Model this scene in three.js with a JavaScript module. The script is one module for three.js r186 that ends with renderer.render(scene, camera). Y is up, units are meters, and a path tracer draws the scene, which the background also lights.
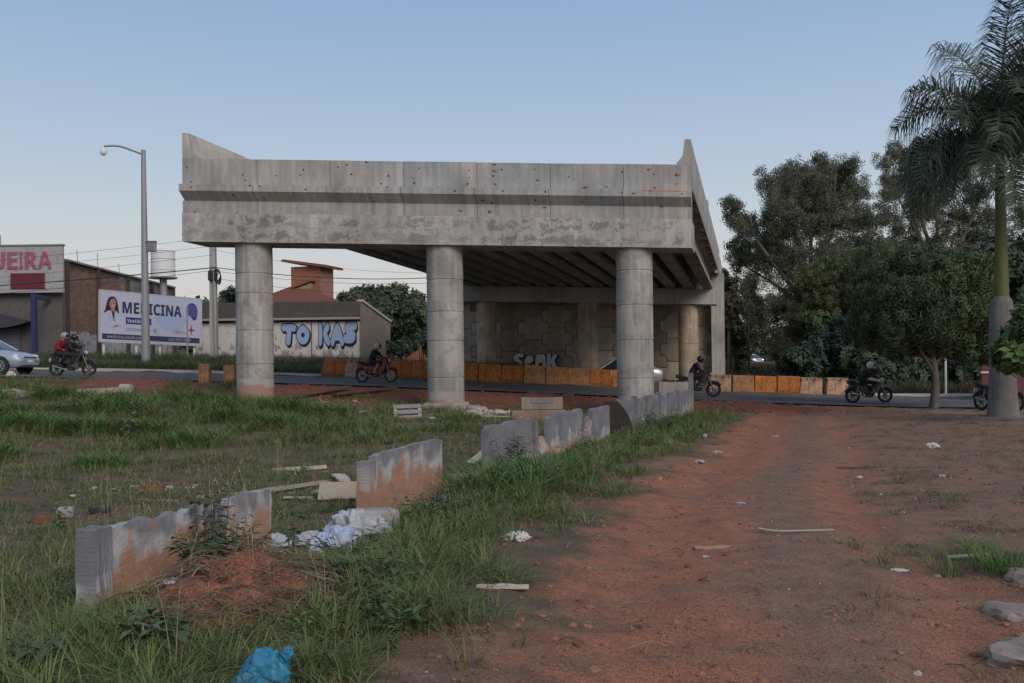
import * as THREE from 'three';
import { mergeGeometries, mergeVertices, toCreasedNormals } from 'three/addons/utils/BufferGeometryUtils.js';
import { RoundedBoxGeometry } from 'three/addons/geometries/RoundedBoxGeometry.js';
import { MarchingCubes } from 'three/addons/objects/MarchingCubes.js';
import { FontLoader } from 'three/addons/loaders/FontLoader.js';
import { TextGeometry } from 'three/addons/geometries/TextGeometry.js';
import { createNoise2D, createNoise3D } from 'simplex-noise';

// ---------------------------------------------------------------- camera, sky, sun, exposure
const scene = new THREE.Scene();
const camera = new THREE.PerspectiveCamera(39.17, 1024 / 683, 0.05, 3000);
camera.position.set(0, 1.5, 0);                     // held at chest height, level, tilted by less than a degree
camera.rotation.z = -THREE.MathUtils.degToRad(0.7);
camera.setViewOffset(1024, 683, 0, -31.5, 1024, 683);
const renderer = new THREE.WebGLRenderer({ antialias: true });
renderer.setSize(1024, 683);
renderer.toneMapping = THREE.LinearToneMapping;
renderer.toneMappingExposure = 1.1;
renderer.shadowMap.enabled = true;
const lin = (v) => { v /= 255; return v <= 0.04045 ? v / 12.92 : ((v + 0.055) / 1.055) ** 2.4; };
const SKY = [[0, 208, 193, 183], [3, 211, 202, 195], [6, 207, 208, 208], [9, 195, 206, 214], [13, 177, 195, 216], [17, 161, 184, 213], [21, 147, 174, 208], [40, 134, 158, 194], [90, 122, 142, 176]];
{
  const W = 64, Hh = 1024, d = new Float32Array(W * Hh * 4);
  for (let r = 0; r < Hh; r++) {
    const e = Math.max(0, ((r + 0.5) / Hh - 0.5) * 180);
    let k = 0; while (k < SKY.length - 2 && SKY[k + 1][0] < e) k++;
    const a = SKY[k], b = SKY[k + 1], t = Math.min(1, (e - a[0]) / (b[0] - a[0]));
    for (let c = 0; c < W; c++) {
      for (let q = 0; q < 3; q++) d[(r * W + c) * 4 + q] = lin(a[q + 1] + (b[q + 1] - a[q + 1]) * t) / 1.1;
      d[(r * W + c) * 4 + 3] = 1;
    }
  }
  const t = new THREE.DataTexture(d, W, Hh, THREE.RGBAFormat, THREE.FloatType);
  t.mapping = THREE.EquirectangularReflectionMapping; t.magFilter = THREE.LinearFilter; t.needsUpdate = true;
  scene.background = t; scene.environment = t;
}
const sun = new THREE.DirectionalLight(new THREE.Color(1, 0.86, 0.74), 1.7);   // the low glow after sunset, behind the camera and to its right
sun.position.set(44, 56, 36); sun.target.position.set(0, 2, -38);
sun.castShadow = true; sun.shadow.radius = 60; sun.shadow.mapSize.set(2048, 2048);
Object.assign(sun.shadow.camera, { left: -70, right: 70, top: 40, bottom: -40, near: 1, far: 260 });
scene.add(sun, sun.target);

// ---------------------------------------------------------------- helpers
const V = (x, y, z) => new THREE.Vector3(x, y, z);
function RNG(a) { return () => { a = (a + 0x6d2b79f5) | 0; let t = Math.imul(a ^ (a >>> 15), 1 | a); t = (t + Math.imul(t ^ (t >>> 7), 61 | t)) ^ t; return ((t ^ (t >>> 14)) >>> 0) / 4294967296; }; }
const R = RNG(7), rr = (a, b) => a + (b - a) * R();
const n2 = createNoise2D(RNG(11)), n3 = createNoise3D(RNG(12));
const fbm2 = (x, y, o = 4) => { let s = 0, a = 0.5; for (let i = 0; i < o; i++) { s += a * n2(x, y); x = x * 2.03 + 7.1; y = y * 2.03 - 3.7; a *= 0.5; } return s; };
const clamp = (v, a = 0, b = 1) => Math.min(b, Math.max(a, v)), mix = (a, b, t) => a + (b - a) * t;
const sst = (a, b, x) => { const t = clamp((x - a) / (b - a)); return t * t * (3 - 2 * t); };
const hash = (x, y, s) => { let h = Math.imul(x, 374761393) ^ Math.imul(y, 668265263) ^ Math.imul(s, 1274126177); h = Math.imul(h ^ (h >>> 13), 1274126177); return ((h ^ (h >>> 16)) >>> 0) / 4294967296; };
function pn(x, y, p, s) {                            // value noise that repeats every p cells
  const xi = Math.floor(x), yi = Math.floor(y), fx = x - xi, fy = y - yi, u = fx * fx * (3 - 2 * fx), v = fy * fy * (3 - 2 * fy), m = (a) => ((a % p) + p) % p;
  return mix(mix(hash(m(xi), m(yi), s), hash(m(xi + 1), m(yi), s), u), mix(hash(m(xi), m(yi + 1), s), hash(m(xi + 1), m(yi + 1), s), u), v);
}
const pf = (u, v, p, s, o = 4) => { let t = 0, a = 0.5; for (let i = 0; i < o; i++) { t += a * pn(u * p, v * p, p, s + i); p *= 2; a *= 0.5; } return t / 0.9375; };
const toS = (v) => 255 * (v <= 0.0031308 ? v * 12.92 : 1.055 * Math.max(v, 0) ** (1 / 2.4) - 0.055);
function tex(w, h, fn, srgb = true) {                // fn gives linear colour (or a grey value) from u, v in 0..1
  const d = new Uint8Array(w * h * 4);
  for (let j = 0; j < h; j++) for (let i = 0; i < w; i++) {
    const c = fn((i + 0.5) / w, (j + 0.5) / h), o = (j * w + i) * 4, a = typeof c === 'number' ? [c, c, c] : c;
    for (let q = 0; q < 3; q++) d[o + q] = clamp(srgb ? toS(a[q]) : a[q] * 255, 0, 255);
    d[o + 3] = 255;
  }
  const t = new THREE.DataTexture(d, w, h, THREE.RGBAFormat);
  t.wrapS = t.wrapT = THREE.RepeatWrapping; t.magFilter = THREE.LinearFilter; t.minFilter = THREE.LinearFilter; t.needsUpdate = true;
  if (srgb) t.colorSpace = THREE.SRGBColorSpace;
  return t;
}
const rep = (t, m) => { const c = t.clone(); c.repeat.set(1 / m, 1 / m); c.needsUpdate = true; return c; };   // m metres per tile
function canvasTex(w, h, draw) {
  const c = document.createElement('canvas'); c.width = w; c.height = h; draw(c.getContext('2d'), w, h);
  const t = new THREE.CanvasTexture(c); t.colorSpace = THREE.SRGBColorSpace; t.magFilter = THREE.LinearFilter; return t;
}
const C = (r, g, b) => new THREE.Color().setRGB(r, g, b);
const mat = (color, rough = 0.9, o = {}) => new THREE.MeshStandardMaterial({ color: Array.isArray(color) ? C(...color) : color, roughness: rough, side: THREE.DoubleSide, ...o });
const used = {};
const numbered = (n) => { const k = used[n] = (used[n] ?? -1) + 1; return k ? `${n}_${String(k).padStart(3, '0')}` : n; };
function tag(o, label, category, group) { o.userData.label = label; o.userData.category = category; if (group) o.userData.group = group; return o; }
function thing(name, label, category, p = [0, 0, 0], turn = 0, group) {
  const o = new THREE.Group(); o.name = numbered(name); o.position.set(...p); o.rotation.y = turn; scene.add(o); return tag(o, label, category, group);
}
function part(parent, name, geo, m) { const o = new THREE.Mesh(geo, m); o.name = name; o.castShadow = o.receiveShadow = true; parent.add(o); return o; }
function solo(name, geo, m, label, category, p = [0, 0, 0], turn = 0, group) { const o = part(scene, numbered(name), geo, m); o.position.set(...p); o.rotation.y = turn; return tag(o, label, category, group); }
function struct(name, geo, m) { const o = part(scene, name, geo, m); o.userData.kind = 'structure'; return o; }
const flat = (g) => { g = g.index ? g.toNonIndexed() : g; for (const k of Object.keys(g.attributes)) if (!['position', 'normal', 'uv', 'color'].includes(k)) g.deleteAttribute(k); return g; };
function metric(g) {                                 // uv in metres from the side each face points to
  g = flat(g); if (!g.attributes.normal) g.computeVertexNormals();
  const p = g.attributes.position, uv = new Float32Array(p.count * 2), a = V(), b = V(), c = V(), n = V();
  for (let i = 0; i < p.count; i += 3) {
    a.fromBufferAttribute(p, i); b.fromBufferAttribute(p, i + 1); c.fromBufferAttribute(p, i + 2); n.crossVectors(b.clone().sub(a), c.clone().sub(a));
    const x = Math.abs(n.x), y = Math.abs(n.y), z = Math.abs(n.z);
    [a, b, c].forEach((q, k) => { const o = (i + k) * 2; if (y >= x && y >= z) { uv[o] = q.x; uv[o + 1] = q.z; } else if (x >= z) { uv[o] = q.z; uv[o + 1] = q.y; } else { uv[o] = q.x; uv[o + 1] = q.y; } });
  }
  g.setAttribute('uv', new THREE.BufferAttribute(uv, 2)); return g;
}
const merge = (list) => mergeGeometries(list.map(flat));
const box = (w, h, d, x = 0, y = 0, z = 0) => metric(new THREE.BoxGeometry(w, h, d).translate(x, y, z));
const rbox = (w, h, d, r, x = 0, y = 0, z = 0) => metric(new RoundedBoxGeometry(w, h, d, 2, r).translate(x, y, z));
function hexa(q, uvf) {                              // q: eight corners, bottom ring then top ring, counter-clockwise seen from above
  const F = [[0, 3, 2, 1], [4, 5, 6, 7], [0, 1, 5, 4], [1, 2, 6, 5], [2, 3, 7, 6], [3, 0, 4, 7]], pos = [];
  for (const f of F) for (const k of [0, 1, 2, 0, 2, 3]) pos.push(...q[f[k]]);
  const g = new THREE.BufferGeometry(); g.setAttribute('position', new THREE.Float32BufferAttribute(pos, 3)); g.computeVertexNormals();
  return metric(g);
}
function tube(pts, r, seg = 8, rad = 6, closed = false) {
  const cv = new THREE.CatmullRomCurve3(pts.map((p) => (p.isVector3 ? p : V(...p))), closed, 'centripetal'); return new THREE.TubeGeometry(cv, seg, r, rad, closed);
}
function bar(a, b, r0, r1 = r0, rad = 8) {           // tapered round bar between two points
  a = a.isVector3 ? a : V(...a); b = b.isVector3 ? b : V(...b); const d = b.clone().sub(a), g = new THREE.CylinderGeometry(r1, r0, d.length(), rad);
  g.applyQuaternion(new THREE.Quaternion().setFromUnitVectors(V(0, 1, 0), d.normalize())); return g.translate((a.x + b.x) / 2, (a.y + b.y) / 2, (a.z + b.z) / 2);
}
function beam(a, b, w, h) {                          // squared timber between two points
  a = V(...a); b = V(...b); const d = b.clone().sub(a), g = new THREE.BoxGeometry(w, h, d.length());
  const m = new THREE.Matrix4().lookAt(b, a, V(0, 1, 0)); g.applyMatrix4(m); return metric(g.translate((a.x + b.x) / 2, (a.y + b.y) / 2, (a.z + b.z) / 2));
}
function limb(pts, rs, rad = 7) {                    // tube whose radius follows rs
  const cv = new THREE.CatmullRomCurve3(pts.map((p) => (p.isVector3 ? p : V(...p))), false, 'centripetal'), n = (pts.length - 1) * 4, fr = cv.computeFrenetFrames(n), pos = [], idx = [], uv = [];
  for (let i = 0; i <= n; i++) {
    const p = cv.getPointAt(i / n), t = (i / n) * (rs.length - 1), k = Math.min(rs.length - 2, Math.floor(t)), r = mix(rs[k], rs[k + 1], t - k);
    for (let j = 0; j <= rad; j++) { const a = (j / rad) * Math.PI * 2, x = p.clone().addScaledVector(fr.normals[i], Math.cos(a) * r).addScaledVector(fr.binormals[i], Math.sin(a) * r); pos.push(x.x, x.y, x.z); uv.push((j / rad) * 6.28 * r, (i / n) * cv.getLength()); }
  }
  for (let i = 0; i < n; i++) for (let j = 0; j < rad; j++) { const a = i * (rad + 1) + j, b = a + rad + 1; idx.push(a, b, a + 1, b, b + 1, a + 1); }
  const g = new THREE.BufferGeometry(); g.setAttribute('position', new THREE.Float32BufferAttribute(pos, 3)); g.setAttribute('uv', new THREE.Float32BufferAttribute(uv, 2)); g.setIndex(idx); g.computeVertexNormals(); return flat(g);
}
function jiggle(g, amp, f, seed = 0) {               // uneven, broken surface
  const p = g.attributes.position, q = V();
  for (let i = 0; i < p.count; i++) { q.fromBufferAttribute(p, i); p.setXYZ(i, q.x + amp * n3(q.x * f + seed, q.y * f, q.z * f), q.y + amp * n3(q.x * f, q.y * f + 31 + seed, q.z * f), q.z + amp * n3(q.x * f, q.y * f, q.z * f + 67 + seed)); }
  g.computeVertexNormals(); return g;
}

// ---------------------------------------------------------------- textures and materials
const concreteFn = (s, base, tint = [1, 0.965, 0.905]) => (u, v) => {
  const m = pf(u, v, 4, s, 5), f = pf(u, v, 64, s + 9, 3), st = pn(u * 48, v * 3, 48, s + 20), pit = pf(u, v, 90, s + 30, 2) > 0.74 ? 0.7 : 1;
  const k = base * (0.62 + 0.62 * m + 0.18 * (f - 0.5) + 0.2 * (st - 0.5)) * pit; return [k * tint[0], k * tint[1], k * tint[2]];
};
const T = {};
T.concrete = tex(512, 512, concreteFn(1, 0.37));
T.concreteBump = tex(512, 512, (u, v) => 0.5 + 0.35 * (pf(u, v, 16, 5, 4) - 0.5) - (pf(u, v, 90, 31, 2) > 0.74 ? 0.3 : 0), false);
T.grain = tex(512, 512, (u, v) => clamp(0.5 + 0.75 * (pf(u, v, 60, 40, 3) - 0.5) + 0.35 * (pf(u, v, 6, 43, 4) - 0.5)), false);
T.plaster = tex(512, 512, (u, v) => { const m = pf(u, v, 5, 60, 5), w = pf(u, v, 24, 66, 3), k = 0.62 * (0.8 + 0.3 * m) * (w > 0.66 ? 0.75 : 1); return [k, k * 0.97, k * 0.93]; });
T.bark = tex(256, 256, (u, v) => { const k = 0.09 * (0.5 + pn(u * 24, v * 4, 24, 70) * 0.6 + 0.5 * pf(u, v, 8, 71)); return [k * 1.1, k, k * 0.85]; });
T.wood = tex(256, 256, (u, v) => { const k = 0.3 * (0.7 + 0.35 * pn(u * 4, v * 40, 40, 81) + 0.25 * pf(u, v, 6, 82)); return [k * 1.05, k * 0.9, k * 0.72]; });
T.asphalt = tex(512, 512, (u, v) => { const k = 0.105 * (0.75 + 0.4 * pf(u, v, 5, 90, 4) + 0.5 * (pf(u, v, 120, 95, 2) - 0.5)); return [k * 1.02, k, k * 0.98]; });
T.rust = tex(256, 256, (u, v) => { const m = pf(u, v, 6, 101, 5), k = m > 0.55 ? 0.55 : 1; return [0.3 * k * (0.7 + m * 0.5), 0.11 * k * (0.6 + m * 0.7), 0.06 * k]; });
const M = {
  concrete: mat([1, 1, 1], 0.92, { map: rep(T.concrete, 4), bumpMap: rep(T.concreteBump, 2), bumpScale: 0.006 }),
  concreteDark: mat([0.62, 0.6, 0.58], 0.95, { map: rep(T.concrete, 5), bumpMap: rep(T.concreteBump, 2), bumpScale: 0.006 }),
  concretePale: mat([1.25, 1.2, 1.12], 0.92, { map: rep(T.concrete, 3), bumpMap: rep(T.concreteBump, 2), bumpScale: 0.006 }),
  concreteWarm: mat([1.0, 0.86, 0.76], 0.93, { map: rep(T.concrete, 3.3), bumpMap: rep(T.concreteBump, 2), bumpScale: 0.006 }),
  plaster: mat([1, 1, 1], 0.95, { map: rep(T.plaster, 4) }),
  plasterGrey: mat([0.24, 0.235, 0.23], 0.95, { map: rep(T.plaster, 3.1) }),
  asphalt: mat([1, 1, 1], 0.88, { map: rep(T.asphalt, 6), bumpMap: rep(T.grain, 0.8), bumpScale: 0.004 }),
  kerb: mat([1.3, 1.28, 1.24], 0.9, { map: rep(T.concrete, 3) }),
  bark: mat([1, 1, 1], 0.95, { map: rep(T.bark, 1), bumpMap: rep(T.bark, 1), bumpScale: 0.02 }),
  barkPale: mat([1.6, 1.5, 1.4], 0.9, { map: rep(T.bark, 2) }),
  wood: mat([1, 1, 1], 0.9, { map: rep(T.wood, 0.8) }),
  woodPale: mat([1.7, 1.7, 1.75], 0.9, { map: rep(T.wood, 0.9) }),
  steel: mat([0.22, 0.225, 0.23], 0.55, { metalness: 0.5 }),
  galv: mat([0.3, 0.3, 0.31], 0.6, { metalness: 0.3 }),
  black: mat([0.02, 0.02, 0.021], 0.6), rubber: mat([0.018, 0.018, 0.018], 0.85), white: mat([0.72, 0.72, 0.72], 0.6), chrome: mat([0.55, 0.55, 0.56], 0.25, { metalness: 0.9 }),
};
const leafMat = (c, o = {}) => mat(c, 0.75, o);
// ---------------------------------------------------------------- terrain
const YR = [[-400, 2.2], [-60, 2.1], [-30, 1.95], [-18, 1.68], [-6, 1.2], [2, 0.78], [8, 0.43], [15, 0.1], [30, -0.15], [60, -0.3], [400, -0.3]];
const yr = (x) => { let k = 0; while (k < YR.length - 2 && YR[k + 1][0] < x) k++; const a = YR[k], b = YR[k + 1]; return mix(a[1], b[1], clamp((x - a[0]) / (b[0] - a[0]))); };
const yRoad = (x) => (yr(x - 2) + yr(x) + yr(x + 2)) / 3;
const yRd = (x, D) => yRoad(x) + 0.022 * (clamp(D, 35, 47) - 41);     // the carriageway falls towards the camera
const xWall = (D) => -2.7 + 0.33 * (D - 6);         // the row of broken slabs
const vE = (D) => 0.8 * (1 - sst(4, 11, D));        // the verge is wider near the camera
const soft = (v, k) => (v * k > 20 ? v : Math.log(1 + Math.exp(k * v)) / k);
const gauss = (x, D, cx, cD, sx, sD) => Math.exp(-(((x - cx) / sx) ** 2) - ((D - cD) / sD) ** 2);
const NEAR = 36.9, FAR = 45.2;
function H(x, z) {
  const D = -z, n = n2(x * 0.5, D * 0.5) * 0.03 + n2(x * 1.7 + 9, D * 1.7) * 0.014 + n2(x * 5 + 3, D * 5) * 0.006;
  let y = 0.05 * Math.min(32, soft(4 - x, 1.2)) * sst(10, 31, D) + 0.01 * clamp(x - 9, 0, 20) * sst(4, 12, D);
  const d = x - xWall(D) - 0.7 * vE(D);
  y -= 0.075 * Math.exp(-(((d - 3.0 - 0.25 * n2(D * 0.25, 4)) / 0.42) ** 2)) + 0.06 * Math.exp(-(((d - 4.9 - 0.3 * n2(D * 0.2, 9)) / 0.38) ** 2));      // wheel tracks of the path
  y += 0.07 * Math.exp(-(((d - 0.7) / 0.8) ** 2)) * sst(5, 8, D) * (1 - gauss(x, D, -1.6, 8.4, 0.9, 1.2));
  y += 0.3 * gauss(x, D, -1.8, 6.1, 0.5, 0.8) * (1 + 0.35 * n2(x * 2.6, D * 2.6) + 0.2 * n2(x * 6, D * 6)) ;
  y += n * (D < 34 ? 1 : 0.5);
  if (D > 31) {
    const bump = sst(34.2, 36, D) * (1 - sst(36.3, 37, D)) * (0.0 + 0.07 * n2(x * 0.35 + 4, 2) + 0.05 * n2(x * 1.3, 8) + 0.17 * gauss(x, 0, -13.8, 0, 1.6, 1) + 0.12 * gauss(x, 0, 8.5, 0, 2, 1));
    y = mix(y, yRd(x, D) - 0.05, sst(32.3, 36.2, D)) + Math.max(0, bump) + n * 0.6 * sst(32, 34, D) * (1 - sst(36.2, 36.9, D));
    if (D > 36.6 && D < 45.6) y = mix(y, yRd(x, D) - 0.12, sst(36.6, 37.1, D) * (1 - sst(45.1, 45.5, D)));
    if (D > 45.1) y = mix(yRd(x, D) + 0.05 + n, 2.3 + 0.25 * fbm2(x * 0.03, D * 0.03), sst(46.5, 92, D)) + n * 0.5;
  }
  return y;
}
const dirtAmt = (x, D) => { const d = x - xWall(D) - vE(D); return sst(1.5, 2.6, d + 0.7 * n2(x * 0.6, D * 0.6) + 0.35 * n2(x * 2.1, D * 2.1)); };
const redAmt = (x, D) => { const d = x - xWall(D) - 0.7 * vE(D); return clamp(1.15 * Math.exp(-(((d - 3.0 - 0.25 * n2(D * 0.25, 4)) / 0.8) ** 4)) + 0.75 * Math.exp(-(((d - 4.9 - 0.3 * n2(D * 0.2, 9)) / 0.45) ** 2)) + 0.3 * fbm2(x * 0.35, D * 0.35) + 0.3 * fbm2(x * 1.9, D * 1.9) - 0.15 * Math.exp(-(((d - 3.95) / 0.25) ** 2))); };
{
  const xs = [], ds = [];
  const run = (arr, to, step, grow = 1) => { while (arr[arr.length - 1] < to) { arr.push(arr[arr.length - 1] + step); step *= grow; } };
  xs.push(-6); run(xs, 11, 0.085); const right = xs.slice(); const l = [-6]; { let v = -6, s = 0.12; while (v > -26) { v -= s; s = Math.min(0.32, s * 1.03); l.push(v); } while (v > -700) { v -= s; s *= 1.25; l.push(v); } }
  run(right, 30, 0.2, 1.01); run(right, 700, 0.6, 1.25);
  const X = [...l.slice(1).reverse(), ...right];
  ds.push(-30, -20, -12, -6, -3, -1, 0, 0.8, 1.5, 2, 2.5); run(ds, 13, 0.075); run(ds, 32, 0.14); run(ds, 46.5, 0.16); run(ds, 100, 0.6, 1.02); run(ds, 900, 4, 1.2);
  const nx = X.length, nd = ds.length, pos = new Float32Array(nx * nd * 3), col = new Float32Array(nx * nd * 3), uv = new Float32Array(nx * nd * 2), idx = [];
  const RED = [0.355, 0.14, 0.072], DULL = [0.235, 0.13, 0.083], SOIL = [0.125, 0.084, 0.052], GREEN = [0.085, 0.082, 0.034], DARKRED = [0.23, 0.075, 0.042], PALE = [0.27, 0.2, 0.14], STRAW = [0.19, 0.145, 0.09];
  const lerp3 = (a, b, t) => [mix(a[0], b[0], t), mix(a[1], b[1], t), mix(a[2], b[2], t)];
  for (let j = 0; j < nd; j++) for (let i = 0; i < nx; i++) {
    const x = X[i], D = ds[j], o = j * nx + i;
    pos.set([x, H(x, -D), -D], o * 3); uv.set([x, D], o * 2);
    const d1 = dirtAmt(x, D), fine = n2(x * 3.1, D * 3.1) * 0.5 + n2(x * 9, D * 9) * 0.35, big = fbm2(x * 0.22 + 5, D * 0.22);
    let grassy = lerp3(SOIL, GREEN, clamp(0.45 + big * 1.4 + fine * 0.4)); grassy = lerp3(grassy, [0.19, 0.105, 0.07], clamp(fbm2(x * 0.5 - 8, D * 0.5) * 1.7 - 0.15));
    let dirt = lerp3(DULL, RED, redAmt(x, D)); dirt = lerp3(dirt, STRAW, clamp(fbm2(x * 0.8 + 20, D * 0.8) * 1.6 - 0.1 + 0.35 * sst(4, 7, x - xWall(D)) - 0.2) * 0.8); dirt = lerp3(dirt, SOIL, clamp(fine * 0.7 - 0.12));
    let c = lerp3(grassy, dirt, d1);
    c = lerp3(c, [0.33, 0.125, 0.07], clamp(2.4 * gauss(x, D, -1.8, 6.1, 0.6, 0.85) - 0.35 + 0.5 * fine));
    const bank = sst(32.6, 34.4, D + 1.1 * n2(x * 0.4, D * 0.4)) * (1 - sst(36.9, 37.3, D)) * (x < 11 ? 1 : 0.25) * sst(-16.6, -15.2, x + 0.8 * n2(D * 0.8, 3)) * (1 - 0.85 * sst(-12.9, -12.2, x) * (1 - sst(-9.9, -9.0, x))); c = lerp3(c, lerp3(DARKRED, SOIL, clamp(0.15 + fine)), bank);
    c = lerp3(c, PALE, sst(11.5, 14, x) * sst(22, 26, D) * (1 - sst(34, 36, D)) * clamp(0.75 + fine));
    if (D > 45) c = lerp3(c, lerp3([0.09, 0.09, 0.045], [0.17, 0.13, 0.075], clamp(0.5 + big)), 1);
    if (D > 62 && x > 14) c = lerp3(c, [0.26, 0.13, 0.085], (1 - sst(0, 4, Math.abs(x - (20 + 0.2 * (D - 60))) - 2.5)));
    const k = 1.3 * (1 + 0.3 * fine); col.set([c[0] * k, c[1] * k, c[2] * k], o * 3);
  }
  for (let j = 0; j < nd - 1; j++) for (let i = 0; i < nx - 1; i++) { const a = j * nx + i, b = a + nx; idx.push(a, a + 1, b, a + 1, b + 1, b); }
  const g = new THREE.BufferGeometry(); g.setAttribute('position', new THREE.BufferAttribute(pos, 3)); g.setAttribute('color', new THREE.BufferAttribute(col, 3)); g.setAttribute('uv', new THREE.BufferAttribute(uv, 2)); g.setIndex(idx); g.computeVertexNormals();
  T.soil = tex(1024, 1024, (u, v) => { const k = 0.62 + 0.5 * pf(u, v, 128, 140, 3) + 0.35 * (pf(u, v, 12, 144, 4) - 0.5), f = pf(u, v, 200, 149, 2); return clamp(f > 0.72 ? k * 1.25 : f < 0.26 ? k * 0.6 : k, 0, 1.2); });
  struct('ground', g, new THREE.MeshStandardMaterial({ vertexColors: true, roughness: 0.97, map: rep(T.soil, 2.3), bumpMap: rep(T.soil, 1.1), bumpScale: 0.018, side: THREE.DoubleSide }));
}
// ---------------------------------------------------------------- road, kerb, markings
function strip(d0, d1, x0, x1, dy, step = 1, wob = 0) {
  const pos = [], idx = [], uv = [], n = Math.ceil((x1 - x0) / step);
  for (let i = 0; i <= n; i++) { const x = x0 + ((x1 - x0) * i) / n, a = d0 + wob * n2(x * 0.7, d0) + wob * 0.5 * n2(x * 2.3, d0 + 9); pos.push(x, yRd(x, a) + dy, -a, x, yRd(x, d1) + dy, -d1); uv.push(x, a, x, d1); }
  for (let i = 0; i < n; i++) { const a = i * 2; idx.push(a, a + 2, a + 1, a + 1, a + 2, a + 3); }
  const g = new THREE.BufferGeometry(); g.setAttribute('position', new THREE.Float32BufferAttribute(pos, 3)); g.setAttribute('uv', new THREE.Float32BufferAttribute(uv, 2)); g.setIndex(idx); g.computeVertexNormals(); return g;
}
struct('road', strip(36.8, FAR, -120, 120, 0, 0.5, 0.18), M.asphalt);
const paint = mat([0.55, 0.54, 0.5], 0.85, { map: rep(T.plaster, 1.3) });
struct('edge_line', strip(44.55, 44.68, -120, 120, 0.006), paint);
struct('edge_line_001', strip(37.75, 37.87, -120, 120, 0.006), paint);
{
  const dashes = []; for (let x = -60; x < 60; x += 6) dashes.push(strip(41.05, 41.17, x, x + 2.4, 0.006, 0.8)); struct('centre_line', merge(dashes), paint);
  const kerb = (x0, x1, d0, d1, h, name) => { const q = []; for (let x = x0; x < x1 - 0.01; x += 1) { const a = yRd(x, d0), b = yRd(x + 1, d0), e = x + 0.985; q.push(hexa([[x, a - 0.15, -d0], [e, b - 0.15, -d0], [e, b - 0.15, -d1], [x, a - 0.15, -d1], [x, a + h, -d0], [e, b + h, -d0], [e, b + h, -d1], [x, a + h, -d1]])); } const k = struct(name, q[0], M.kerb); q.slice(1).forEach((g) => part(k, 'kerb_stone', g, M.kerb)); };
  kerb(-60, -9, 45.25, 46.15, 0.16, 'sidewalk_kerb');
  kerb(16, 46, 45.25, 46.15, 0.16, 'sidewalk_kerb_001');
}
// ---------------------------------------------------------------- overpass: pier caps, columns, girders, end wall, parapets
const SK = 0.248, SL = 0.0249, SR = 5.86, SLf = -10.6, CB = 5.47, OV = [-2.15, 0.2, -31];
const bp = (s, t, y) => [s + SK * t - OV[0], y + (SR - s) * SL - OV[1], -31 - t - OV[2]];
const slab = (s0, s1, t0, t1, y0, y1) => hexa([bp(s0, t0, y0), bp(s1, t0, y0), bp(s1, t1, y0), bp(s0, t1, y0), bp(s0, t0, y1), bp(s1, t0, y1), bp(s1, t1, y1), bp(s0, t1, y1)]);
function sweepS(profile, s0, s1) {                   // profile of [t, y] closed, swept along the bridge's width
  const tri = THREE.ShapeUtils.triangulateShape(profile.map(([a, b]) => new THREE.Vector2(a, b)), []), pos = [], n = profile.length;
  for (let i = 0; i < n; i++) { const a = profile[i], b = profile[(i + 1) % n]; const q = [bp(s0, ...a), bp(s1, ...a), bp(s1, ...b), bp(s0, ...b)]; for (const k of [0, 1, 2, 0, 2, 3]) pos.push(...q[k]); }
  for (const t of tri) { for (const k of t) pos.push(...bp(s0, ...profile[k])); for (const k of [t[2], t[1], t[0]]) pos.push(...bp(s1, ...profile[k])); }
  const g = new THREE.BufferGeometry(); g.setAttribute('position', new THREE.Float32BufferAttribute(pos, 3)); g.computeVertexNormals(); return metric(g);
}
function sweepT(profile, t0, t1, drop = 0) {         // profile of [s, y] closed, swept along the bridge
  const tri = THREE.ShapeUtils.triangulateShape(profile.map(([a, b]) => new THREE.Vector2(a, b)), []), pos = [], n = profile.length, f = (p, t) => bp(p[0], t, p[1] - (t > t0 ? drop : 0));
  for (let i = 0; i < n; i++) { const a = profile[i], b = profile[(i + 1) % n]; const q = [f(a, t0), f(a, t1), f(b, t1), f(b, t0)]; for (const k of [0, 1, 2, 0, 2, 3]) pos.push(...q[k]); }
  for (const t of tri) { for (const k of t) pos.push(...f(profile[k], t0)); for (const k of [t[2], t[1], t[0]]) pos.push(...f(profile[k], t1)); }
  const g = new THREE.BufferGeometry(); g.setAttribute('position', new THREE.Float32BufferAttribute(pos, 3)); g.computeVertexNormals(); return metric(g);
}
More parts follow.
